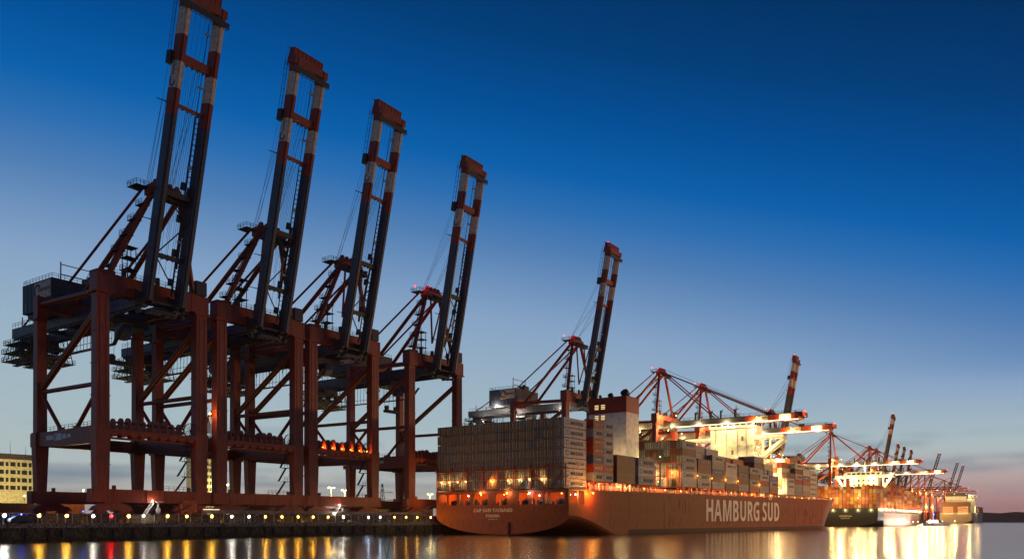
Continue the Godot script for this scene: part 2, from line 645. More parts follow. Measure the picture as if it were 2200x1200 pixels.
	if raised:
		for k in 8:
			var l := -5.6 + 0.45 * k if k < 4 else 0.6 + 0.5 * (k - 4)
			s.tube(at_crane(ax - 2.0, 77.5 + ay, l * 0.8), turn * Vector3(41.5 + 9.5 * (k % 2), 1.4, -l) + at_crane(4.2, 49.0, 0), 0.045, -1, 4)
		for k in 9:
			s.tube(turn * Vector3(51.0, 0.9, -2.4 + 0.55 * k) + at_crane(4.2, 49.0, 0), turn * Vector3(6.0 + 4.0 * (k % 4), 1.2, -1.5 + 0.35 * k) + at_crane(4.2, 49.0, 0), 0.04, -1, 4)
		for k in 5:
			s.tube(turn * Vector3(62.5, 0.6, -2.6 + 1.2 * k) + at_crane(4.2, 49.0, 0), turn * Vector3(51.0, 0.9, -2.0 + k) + at_crane(4.2, 49.0, 0), 0.04, -1, 4)
		part(root, "hoist_ropes", s, M.rope)
		for l in [-3.2, 3.2]:
			s = Shape.new()
			s.beam(at_crane(ax + 0.2, 74.6 + ay, l), at_crane(ax * 0.4 + 1.4, 57.5, l), 0.34, 0.5)
			s.beam(at_crane(ax * 0.4 + 1.4, 57.5, l), turn * Vector3(26.0, 1.6, -l) + at_crane(4.2, 49.0, 0), 0.3, 0.42)
			part(root, "folded_stay", s, M.red)
	else:
		for l in [-4.0, 4.0]:
			for x in [24.0, 50.0]:
				s = Shape.new()
				s.beam(at_crane(-0.6, 76.2, l * 0.9), at_crane(4.2 + x, 50.3, l), 0.42, 0.55)
				part(root, "boom_stay", s, M.red)
		for k in 4:
			s.tube(at_crane(-1.0, 78.2, -2.0 + 1.3 * k), at_crane(55.0, 51.0, -2.0 + 1.3 * k), 0.06, -1, 4)
		part(root, "hoist_ropes", s, M.rope)
		s = Shape.new()
		s.rail([at_crane(6, 50.4, -5.2), at_crane(70, 50.4, -5.2)], 1.1, 3.0, 0.09)
		s.span(at_crane(6, 50.1, -5.6), at_crane(70, 50.3, -4.8))
		part(root, "boom_walkway", s, M.steel)
		for x in [18.0, 26.0, 31.0, 38.0]:
			s = Shape.new()
			s.beam(at_crane(x, 50.2, -4.0), at_crane(x, 54.0, -4.0), 0.5, 0.7)
			s.beam(at_crane(x, 52.0, -4.0), at_crane(x + 0.9, 54.4, -4.0), 0.3, 0.3)
			part(root, "stay_rest", s, M.steel)


func build_crane(raised: bool, ax := 0.0, lift := 80.0, ay := 0.0, tr := 0.0) -> Node3D:
	var root := Node3D.new()
	var s: Shape
	# travelling gear
	for o in [0.0, -26.0]:
		s = Shape.new()
		s.span(at_crane(o - 1.1, 4.5, -14.4), at_crane(o + 1.1, 7.3, 14.4))
		for l in [-14.0, -9.6, -2.0, 2.0, 9.6, 14.0]:
			s.box(at_crane(o, 5.9, l), Vector3(2.34, 2.96, 0.16))
		for l in [-9.0, 9.2]:
			s.box(at_crane(o, 7.75, l), Vector3(0.5, 0.9, 0.7))
		part(root, "sill_beam", s, M.red)
		for l in [-9.6, 9.6]:
			s = Shape.new()
			s.prism(PackedVector2Array([Vector2(-4.6, 2.7), Vector2(4.6, 2.7), Vector2(3.9, 3.6), Vector2(1.6, 4.5), Vector2(-1.6, 4.5), Vector2(-3.9, 3.6)]), -0.8, 0.8, Transform3D(Basis(Vector3.UP, PI / 2), at_crane(o, 0, l)))
			for d in [-2.5, 2.5]:
				s.prism(PackedVector2Array([Vector2(-2.1, 0.7), Vector2(2.1, 0.7), Vector2(2.1, 1.6), Vector2(1.0, 2.7), Vector2(-1.0, 2.7), Vector2(-2.1, 1.6)]), -0.7, 0.7, Transform3D(Basis(Vector3.UP, PI / 2), at_crane(o, 0, l + d)))
			var bogie := part(root, "bogie", s, M.red)
			for d in [-3.9, -1.3, 1.3, 3.9]:
				s = Shape.new()
				s.tube(at_crane(o - 0.3, 0.5, l + d), at_crane(o + 0.3, 0.5, l + d), 0.5, -1, 12, true)
				part(bogie, "wheel", s, M.steel)
	# legs
	for l in [-12.0, 12.0]:
		s = Shape.new()
		s.beam(at_crane(0, 7.3, l), at_crane(0, 17.3, l), 2.2, 2.7, 2.2, 3.1, Vector3(0, 0, 1))
		s.beam(at_crane(0, 17.3, l), at_crane(0, 20.9, l), 2.3, 3.25, -1, -1, Vector3(0, 0, 1))
		s.beam(at_crane(0, 20.9, l), at_crane(0, 49.2, l), 2.15, 2.95, 2.15, 2.8, Vector3(0, 0, 1))
		s.box(at_crane(0, 49.4, l), Vector3(3.2, 0.35, 4.2))
		for h in [12.6, 27.4, 34.2, 41.0]:
			s.box(at_crane(0, h, l), Vector3(2.42, 0.16, 3.25))
		for d in [-0.7, 0.7]:
			s.box(at_crane(1.1, 35.0, l + d), Vector3(0.12, 27.0, 0.12))
		var leg := part(root, "front_leg", s, M.red)
		s = Shape.new()
		for k in 22:
			s.beam(at_crane(-1.2, 21.5 + 1.2 * k, l - 0.3), at_crane(-1.2, 21.5 + 1.2 * k, l + 0.3), 0.06, 0.06)
		for d in [-0.3, 0.3]:
			s.beam(at_crane(-1.2, 21, l + d), at_crane(-1.2, 48, l + d), 0.08, 0.08)
		part(leg, "ladder", s, M.steel)
		s = Shape.new()
		s.beam(at_crane(-26, 7.3, l), at_crane(-26, 17.3, l), 1.9, 2.1, 1.9, 3.0, Vector3(0, 0, 1))
		s.beam(at_crane(-26, 17.3, l), at_crane(-26, 20.8, l), 2.0, 3.0, -1, -1, Vector3(0, 0, 1))
		s.beam(at_crane(-26, 20.8, l), at_crane(-26, 52.4, l), 1.9, 2.3, 1.9, 2.1, Vector3(0, 0, 1))
		s.box(at_crane(-26, 47.0, l), Vector3(2.6, 0.3, 3.2))
		part(root, "rear_leg", s, M.red)
		# side frame
		s = Shape.new()
		s.prism(PackedVector2Array([Vector2(-28.6, 17.6), Vector2(-1.1, 17.2), Vector2(-1.1, 21.0), Vector2(-24.5, 20.7), Vector2(-28.6, 20.7)]), -1.0, 1.0, Transform3D(Basis(), at_crane(0, 0, l)))
		for k in 7:
			for h in [18.1, 19.2, 20.2]:
				if l < 0.0 and k < 6:
					s.box(at_crane(-22.0 + 3.4 * k, h, l - 1.0), Vector3(0.5, 0.2, 0.12))
		var pb := part(root, "portal_beam", s, M.red)
		s = Shape.new()
		s.rail([at_crane(-24.5, 20.8, l), at_crane(-2.0, 21.0, l)], 1.1, 1.6, 0.07)
		part(pb, "railing", s, M.steel)
		if l < 0.0:
			var x := -21.0
			for k in [[3.2, 1.0], [3.2, 1.5], [1.7, 1.1], [1.6, 0.8]]:
				s = Shape.new()
				s.box(at_crane(x + k[0] * 0.5, 19.3, l - 1.04), Vector3(k[0], k[1], 0.08))
				part(pb, "notice_board", s, M.white)
				if k[1] == 1.5:
					emblem(pb, Transform3D(Basis(), at_crane(x + 0.8, 19.3, l - 1.09)), 1.0, M.logo_red)
				x += k[0] + 0.35
		s = Shape.new()
		s.tube(at_crane(-25.2, 30.2, l), at_crane(-1.0, 30.0, l), 0.5, -1, 10)
		part(root, "tie", s, M.red)
		s = Shape.new()
		s.tube(at_crane(-25.4, 30.8, l), at_crane(-1.0, 46.0, l), 0.78, -1, 10)
		part(root, "diagonal", s, M.red)
		s = Shape.new()
		s.beam(at_crane(-24.6, 30.7, l - 0.55), at_crane(-1.0, 45.1, l - 0.75), 0.12, 0.12)
		part(root, "cable_pipe", s, M.yellow)
		for k in [[-25.0, 29.6, -16.5, 21.0], [-1.2, 28.6, -9.6, 21.0]]:
			s = Shape.new()
			s.tube(at_crane(k[0], k[1], l), at_crane(k[2], k[3], l), 0.45, -1, 10)
			s.box(at_crane(k[2], k[3] + 0.2, l), Vector3(2.4, 0.6, 0.5))
			part(root, "brace", s, M.red)
		s = Shape.new()
		s.box(at_crane(-25.4, 30.2, l), Vector3(2.0, 3.0, 1.2))
		part(root, "gusset", s, M.red)
		s = Shape.new()
		s.box(at_crane(-1.3, 30.0, l), Vector3(0.8, 3.0, 1.0))
		part(root, "gusset", s, M.red)
		s = Shape.new()
		s.tube(at_crane(-25.2, 50.6, l), at_crane(-1.0, 49.9, l), 0.7, -1, 10)
		part(root, "top_tie", s, M.red)
	# cross beams
	s = Shape.new()
	s.span(at_crane(-1.5, 49.6, -13.6), at_crane(1.5, 53.6, 13.6))
	for l in [-13.0, -9.0, 9.0, 13.0]:
		s.box(at_crane(0, 51.6, l), Vector3(3.12, 4.1, 0.16))
	s.box(at_crane(0, 53.7, -12.2), Vector3(3.0, 0.5, 2.8))
	part(root, "front_cross_beam", s, M.red)
	s = Shape.new()
	s.span(at_crane(-27.1, 49.2, -11.0), at_crane(-24.9, 52.6, 11.0))
	part(root, "rear_cross_beam", s, M.red)
	s = Shape.new()
	s.span(at_crane(-27.0, 17.7, -11.0), at_crane(-25.1, 20.4, 11.0))
	part(root, "rear_portal_beam", s, M.red)
	s = Shape.new()
	s.rail([at_crane(1.2, 53.7, -11), at_crane(1.2, 53.7, 10)], 1.1, 1.5)
	s.rail([at_crane(-1.2, 53.7, -11), at_crane(-1.2, 53.7, 10)], 1.1, 1.5)
	for l in [-7.0, -1.5, 1.0, 6.5]:
		s.box(at_crane(0.4, 54.6, l), Vector3(0.8, 1.9, 0.7))
	part(root, "railing", s, M.steel)
	# platform with a row of upright housings, and the cable reel
	s = Shape.new()
	s.span(at_crane(-1.6, 19.7, -10.6), at_crane(1.3, 20.3, 10.6))
	for k in 9:
		s.prism(PackedVector2Array([Vector2(-1.2, 19.7), Vector2(1.2, 19.7), Vector2(0.5, 18.8), Vector2(-0.5, 18.8)]), -1.2, 0.9, Transform3D(Basis(Vector3.UP, PI / 2), at_crane(0, 0, -9.4 + 2.35 * k)))
	s.span(at_crane(-1.2, 18.3, -10.6), at_crane(-0.2, 18.7, 10.6))
	part(root, "cable_platform", s, M.red)
	for k in 10:
		s = Shape.new()
		var l0 := -9.3 + 1.75 * k
		var out := PackedVector2Array()
		for j in 7:
			out.append(Vector2(cos(PI * j / 6.0), 21.7 + 0.35 * float((k * 5) % 4) * 0.6 + 1.0 * sin(PI * j / 6.0)))
		out.append(Vector2(-1.1, 20.3))
		out.append(Vector2(1.1, 20.3))
		s.prism(out, -0.2, 0.12 + 0.06 * (k % 3), Transform3D(Basis(), at_crane(0.15 * (k % 2), 0, l0)))
		s.box(at_crane(0.2, 20.9, l0 + 0.8), Vector3(1.0, 0.8, 0.5))
		s.tube(at_crane(0, 21.9, l0 + 0.2), at_crane(0, 21.9, l0 + 1.4), 0.26, -1, 8)
		part(root, "housing", s, M.red)
	s = Shape.new()
	s.ring(at_crane(0.2, 21.6, 9.6), Vector3(0, 0, 1), Vector3.UP, 1.8, 0.12, 0.4, 0.0, TAU, 24)
	for k in 16:
		var d := Vector3(0, sin(TAU * k / 16), cos(TAU * k / 16))
		s.beam(at_crane(0.2, 21.6, 9.6), at_crane(0.2, 21.6, 9.6) + d * 1.8, 0.07, 0.07)
	part(root, "cable_reel", s, M.steel)
	# stair at the sill, climbing the far front leg
	s = Shape.new()
	for k in 3:
		s.beam(at_crane(-1.4, 7.3 + 3.6 * k, 6.6 + 0.6 * k), at_crane(-1.4, 10.9 + 3.6 * k, 9.4 + 0.2 * k), 0.7, 0.12)
		s.span(at_crane(-2.0, 10.8 + 3.6 * k, 8.6), at_crane(-0.7, 10.95 + 3.6 * k, 10.4))
		s.rail([at_crane(-0.7, 10.95 + 3.6 * k, 8.6), at_crane(-0.7, 10.95 + 3.6 * k, 10.4)], 1.1, 0.9)
	s.rail([at_crane(-0.9, 7.3, 3.4), at_crane(-0.9, 7.3, 9.8)], 1.1, 1.4)
	part(root, "stair", s, M.steel)
	# main girders over the land
	for l in [-4.0, 4.0]:
		s = Shape.new()
		s.span(at_crane(-56, 47.9, l - 0.75), at_crane(3.4, 50.3, l + 0.75))
		s.span(at_crane(-56, 47.5, l - 0.25), at_crane(3.4, 47.9, l + 0.25))
		for k in 9:
			s.box(at_crane(-53.0 + 6.5 * k, 49.1, l), Vector3(0.14, 2.44, 1.56))
		part(root, "main_girder", s, M.girder)
	for k in 7:
		s = Shape.new()
		s.span(at_crane(-54.6 + 9.2 * k, 48.8, -3.2), at_crane(-54.0 + 9.2 * k, 49.8, 3.2))
		part(root, "cross_girder", s, M.steel)
	for k in 5:
		s = Shape.new()
		s.tube(at_crane(-54 + 9.2 * k, 49.4, -3.2), at_crane(-45 + 9.2 * k, 49.4, 3.2), 0.14, -1, 6)
		part(root, "girder_brace", s, M.steel)
	# hinge gear
	s = Shape.new()
	for l in [-5.0, -3.0, 3.0, 5.0]:
		s.prism(PackedVector2Array([Vector2(1.5, 47.8), Vector2(4.9, 48.2), Vector2(5.2, 49.4), Vector2(3.8, 50.4), Vector2(1.5, 51.6)]), -0.16, 0.16, Transform3D(Basis(), at_crane(0, 0, l)))
	s.tube(at_crane(4.2, 49.0, -5.2), at_crane(4.2, 49.0, 5.2), 0.35, -1, 10)
	s.span(at_crane(2.0, 46.6, -3.0), at_crane(4.0, 47.4, 3.0))
	for k in 6:
		s.box(at_crane(3.2, 46.4 + 0.3 * (k % 3), -5.2 + 2.1 * k), Vector3(1.3, 0.7, 0.8))
	part(root, "boom_hinge", s, M.steel)
	# festoon walkway hanging below the girder
	s = Shape.new()
	s.span(at_crane(-50, 39.6, -7.2), at_crane(-4, 39.85, -6.2))
	s.beam(at_crane(-50, 41.0, -7.2), at_crane(-4, 41.0, -7.2), 0.1, 0.1)
	s.beam(at_crane(-50, 46.4, -6.8), at_crane(-1, 46.4, -6.8), 0.3, 0.5)
	for k in 32:
		var x := -50.0 + 1.48 * k
		s.beam(at_crane(x, 39.7, -7.2), at_crane(x, 46.6, -7.0), 0.09, 0.09)
		if k % 4 == 1:
			s.beam(at_crane(x, 46.4, -6.6), at_crane(x + 0.8, 43.2, -6.6), 0.1, 0.1)
			s.beam(at_crane(x + 0.8, 43.2, -6.6), at_crane(x + 1.6, 46.4, -6.6), 0.1, 0.1)
	s.beam(at_crane(-4, 39.7, -6.7), at_crane(-0.8, 43.0, -6.7), 0.9, 0.15)
	part(root, "festoon_walkway", s, M.steel)
	# service platform at the back end
	s = Shape.new()
	for k in [[41.6, -58.0, -46.0], [43.7, -58.0, -48.0], [45.8, -57.0, -48.0]]:
		s.span(at_crane(k[1], k[0], -6.4), at_crane(k[2], k[0] + 0.14, 6.4))
		s.rail([at_crane(k[2], k[0], -6.4), at_crane(k[1], k[0], -6.4), at_crane(k[1], k[0], 6.4)], 1.2, 1.3, 0.09)
		s.rail([at_crane(k[1], k[0], 6.4), at_crane(k[2], k[0], 6.4)], 1.2, 1.5, 0.09)
	for k in 6:
		for l in [-6.2, 6.2]:
			s.beam(at_crane(-58.0 + 2.3 * k, 41.6, l), at_crane(-57.6 + 2.3 * k, 47.6, l * 0.7), 0.16, 0.16)
	s.box(at_crane(-51.5, 46.9, 0), Vector3(6, 1.6, 7))
	for k in 4:
		s.box(at_crane(-55.5 + 2.6 * k, 44.7, -3.0 + 1.7 * k), Vector3(1.4, 1.5, 1.5))
	part(root, "service_platform", s, M.steel)
	s = Shape.new()
	s.span(at_crane(-46, 38.9, -6.6), at_crane(-36, 39.1, -3.6))
	s.rail([at_crane(-46, 39.1, -6.6), at_crane(-36, 39.1, -6.6)], 1.4, 1.2)
	s.beam(at_crane(-46, 38.9, -5), at_crane(-47, 42, -5), 0.15, 0.15)
	s.beam(at_crane(-36, 38.9, -5), at_crane(-36, 46.5, -5), 0.15, 0.15)
	part(root, "hanging_gangway", s, M.steel)
	# stay frame at the back end
	s = Shape.new()
	for l in [-4.0, 4.0]:
		s.tube(at_crane(-52, 50.3, l), at_crane(-41.5, 55.5, l), 0.25, -1, 6)
		s.tube(at_crane(-52, 50.3, l), at_crane(-52, 53.0, l), 0.14, -1, 6)
	s.rail([at_crane(-55, 50.3, -5.0), at_crane(-43, 50.3, -5.0)], 1.2, 1.6)
	part(root, "back_strut", s, M.red)
	# machinery house
	s = Shape.new()
	s.span(at_crane(-41, 51.0, -9), at_crane(-26.8, 58.0, 9))
	for k in 8:
		s.box(at_crane(-40.4 + 1.86 * k, 54.5, -9), Vector3(0.12, 6.9, 0.12))
		s.box(at_crane(-26.8, 54.5, -8.0 + 2.2 * k), Vector3(0.1, 6.9, 0.12))
	var house := part(root, "machinery_house", s, M.slate)
	s = Shape.new()
	s.span(at_crane(-40.6, 50.3, -8), at_crane(-27.2, 51.0, 8))
	part(house, "base_frame", s, M.girder)
	s = Shape.new()
	s.rail([at_crane(-40.8, 58, 8.8), at_crane(-40.8, 58, -8.8), at_crane(-27, 58, -8.8), at_crane(-27, 58, 8.8)], 1.1, 1.5)
	part(house, "railing", s, M.steel)
	s = Shape.new()
	s.span(at_crane(-31.5, 58.0, 0.5), at_crane(-28.2, 60.2, 3.6))
	s.tube(at_crane(-29.8, 60.2, 2.0), at_crane(-29.8, 60.9, 2.0), 0.9, -1, 10, true)
	part(house, "roof_fan", s, M.slate)
	s = Shape.new()
	s.box(at_crane(-30.9, 55.6, -9.1), Vector3(7.6, 3.9, 0.1))
	var sign := part(house, "name_board", s, M.sign)
	emblem(sign, Transform3D(Basis(), at_crane(-33.2, 55.5, -9.16)), 3.4, M.navy)
	s = Shape.new()
	s.ring(at_crane(-33.2, 55.5, -9.2), Vector3.RIGHT, Vector3.UP, 1.45, 0.5, 0.06, deg_to_rad(230), deg_to_rad(320), 8)
	part(sign, "emblem", s, M.logo_red)
	lettering(sign, "EUROGATE", M.navy, Transform3D(Basis(), at_crane(-30.1, 55.7, -9.16)), 5.6, 0.8, bold)
	s = Shape.new()
	s.box(at_crane(-39.2, 52.3, -9.05), Vector3(1.0, 2.1, 0.12))
	part(house, "door", s, M.girder)
	s = Shape.new()
	s.span(at_crane(-43.2, 51.0, -6), at_crane(-41.05, 51.2, 4))
	s.rail([at_crane(-43.2, 51.2, 4), at_crane(-43.2, 51.2, -6), at_crane(-41.1, 51.2, -6)], 1.1, 1.2)
	part(house, "balcony", s, M.steel)
	# pylon
	for l in [-1.0, 1.0]:
		s = Shape.new()
		s.tube(at_crane(0, 53.4, l * 10.4), at_crane(ax - 1.6, 75.2 + ay, l * 3.4), 0.62, -1, 10)
		s.box(at_crane(0, 53.9, l * 10.3), Vector3(1.9, 1.0, 2.2))
		part(root, "pylon_leg", s, M.red)
		s = Shape.new()
		s.tube(at_crane(-24.6, 52.4, l * 4.2), at_crane(ax - 2.6, 75.2 + ay, l * 3.0), 0.6, -1, 10)
		part(root, "pylon_back_leg", s, M.red)
		s = Shape.new()
		s.tube(at_crane(ax - 3.2, 76.4 + ay, l * 4.6), at_crane(-40.0, 50.6, l * 5.2), 0.3, -1, 8)
		part(root, "backstay", s, M.red)
	s = Shape.new()
	for l in [-4.9, 4.9]:
		s.beam(at_crane(-31.0, 50.4, l), at_crane(-31.0, 63.4, l * 0.98), 0.22, 0.22)
	s.beam(at_crane(-31.0, 62.8, -4.9), at_crane(-31.0, 62.8, 4.9), 0.18, 0.18)
	s.beam(at_crane(-31.0, 60.4, -4.9), at_crane(-31.0, 60.4, 4.9), 0.18, 0.18)
	s.beam(at_crane(-31.0, 58.0, 0.0), at_crane(-31.0, 62.8, 2.4), 0.1, 0.1)
	part(root, "stay_frame", s, M.red)
	s = Shape.new()
	s.span(at_crane(-3.0, 74.8, -4.4), at_crane(-0.6, 76.9, 4.4))
	s.prism(PackedVector2Array([Vector2(-3.0, 77.0), Vector2(-0.6, 77.0), Vector2(-1.2, 77.9), Vector2(-2.2, 77.9)]), -3.2, 3.2, Transform3D(Basis(), Vector3.ZERO))
	for l in [-2.6, -0.9, 0.9, 2.6]:
		s.tube(at_crane(-1.7, 77.9, l - 0.2), at_crane(-1.7, 77.9, l + 0.2), 0.8, -1, 12, true)
	var apex := part(root, "pylon_head", s, M.red)
	apex.position = Vector3(ax, ay, 0)
	s = Shape.new()
	s.span(at_crane(-4.6, 75.9, -7.4), at_crane(-1.0, 76.05, -4.6))
	s.rail([at_crane(-1.0, 76.05, -4.6), at_crane(-1.0, 76.05, -7.4), at_crane(-4.6, 76.05, -7.4), at_crane(-4.6, 76.05, -4.6)], 1.1, 1.1)
	s.rail([at_crane(-3.3, 77.1, -4.4), at_crane(-3.3, 77.1, 4.6)], 1.1, 1.4)
	s.span(at_crane(-0.2, 73.6, -4.4), at_crane(1.8, 74.0, 4.4))
	for k in 6:
		s.box(at_crane(1.0, 74.6, -3.9 + 1.5 * k), Vector3(1.4, 1.0, 0.7))
	part(apex, "head_platform", s, M.steel)
	# stairs up the near pylon leg: landings and flights
	s = Shape.new()
	for k in 5:
		var t := 0.12 + 0.185 * k
		var p := at_crane(0, 53.4, -10.4).lerp(at_crane(ax - 1.6, 75.2 + ay, -3.4), t) + Vector3(-1.0, 0, 0.2)
		s.box(p, Vector3(2.6, 0.18, 1.9))
		s.rail([p + Vector3(1.2, 0, 0.9), p + Vector3(-1.2, 0, 0.9), p + Vector3(-1.2, 0, -0.9)], 1.1, 1.1)
		var q := at_crane(0, 53.4, -10.4).lerp(at_crane(ax - 1.6, 75.2 + ay, -3.4), t + 0.185) + Vector3(-1.0, 0, 0.2)
		if k < 4:
			for d in [-0.45, 0.45]:
				s.beam(p + Vector3(d, 0, 0), q + Vector3(d, 0, 0), 0.1, 0.22)
			for j in 11:
				s.box(p.lerp(q, (j + 0.5) / 11.0), Vector3(0.9, 0.06, 0.22))
			s.beam(p + Vector3(0.5, 1.0, 0), q + Vector3(0.5, 1.0, 0), 0.06, 0.06)
	part(root, "pylon_stair", s, M.steel)
	# scaffold tower and cabinet on the cross beam
	s = Shape.new()
	for l in [-5.6, -3.6]:
		for o in [-2.6, -0.6]:
			s.beam(at_crane(o, 53.6, l), at_crane(o, 61.4, l), 0.14, 0.14)
	for h in [56.2, 58.8, 61.2]:
		s.span(at_crane(-3.0, h, -6.0), at_crane(-0.2, h + 0.14, -3.2))
		s.rail([at_crane(-0.3, h, -6.0), at_crane(-3.0, h, -6.0), at_crane(-3.0, h, -3.2)], 1.1, 1.2)
	part(root, "access_tower", s, M.steel)
	s = Shape.new()
	s.span(at_crane(-1.5, 53.9, 10.4), at_crane(1.3, 57.2, 13.2))
	for k in 5:
		s.box(at_crane(1.3, 54.6 + 0.5 * k, 11.8), Vector3(0.1, 0.1, 2.2))
	part(root, "cabinet", s, M.slate)
	# trolley, cab and lifting beam under the girders
	s = Shape.new()
	s.span(at_crane(-19, 45.6, -4.6), at_crane(-11, 47.4, 4.6))
	for k in 3:
		s.tube(at_crane(-18 + 3 * k, 47.0, -3.6), at_crane(-18 + 3 * k, 47.0, 3.6), 0.6, -1, 10, true)
	part(root, "trolley", s, M.steel).position.x = tr
	s = Shape.new()
	s.prism(PackedVector2Array([Vector2(-11.0, 42.0), Vector2(-8.6, 42.0), Vector2(-7.6, 43.4), Vector2(-7.8, 45.4), Vector2(-11.0, 45.4)]), 1.4, 3.8)
	var cab := part(root, "cab", s, M.girder)
	s = Shape.new()
	s.box(at_crane(-7.62, 44.3, -2.6), Vector3(0.1, 1.8, 2.0))
	s.box(at_crane(-9.6, 44.2, -1.38), Vector3(2.2, 1.5, 0.1))
	s.box(at_crane(-9.6, 44.2, -3.83), Vector3(2.2, 1.5, 0.1))
	part(cab, "cab_window", s, M.glass)
	cab.position.x = tr
	s = Shape.new()
	s.span(at_crane(-15.8, 37.0, -3.0), at_crane(-14.2, 37.9, 3.0))
	for l in [-2.2, 2.2]:
		s.tube(at_crane(-15.4, 38.6, l), at_crane(-14.6, 38.6, l), 0.8, -1, 10, true)
		for o in [-16.0, -14.0]:
			s.beam(at_crane(o, 38.4, l), at_crane(o, 45.8, l), 0.07, 0.07)
	part(root, "lifting_beam", s, M.black).position.x = tr
	crane_boom(root, raised, ax, lift, ay)
	return root


func crane_lights(c: Node3D, lit: bool, red_on: bool, amount := 1.0, lean := 0.0, drop := 0.0) -> void:
	if red_on:
		lamp(c, at_crane(lean - 4.6, 78.4 + drop, -5.4), "red", 26.0, 0.24, "warning_lamp")
	if not lit:
		return
	for x in [6.0, 20.0, 34.0, 48.0, 62.0]:
		lamp(c, at_crane(x, 47.2, -5.4), "warm", 130.0 * amount, 0.24, "boom_floodlight")
	for x in [-2.2, -12.0, -24.0]:
		lamp(c, at_crane(x, 46.6, -5.9), "warm", 80.0 * amount, 0.24, "girder_floodlight")
	for k in [[5.5, 45.5, -8.5, 70.0], [5.5, 45.5, 8.5, 70.0], [6.0, 26.0, -9.0, 90.0], [6.0, 26.0, 9.0, 90.0], [-20.0, 30.0, -8.0, 90.0], [7.0, 53.5, -2.0, 190.0]]:
		lamp(c, at_crane(k[0], k[1], k[2]), "sodium", k[3] * amount, 0.24, "leg_floodlight")
	lamp(c, at_crane(70.6, 50.8, -3.0), "red", 20.0, 0.24, "warning_lamp")
	var s := Shape.new()
	s.span(at_crane(8, 47.2, -4.3), at_crane(68, 47.5, -3.9))
	part(c, "added_underside_glow", s, M.strip)  # added glowing bar that stands for the floodlit underside of the boom


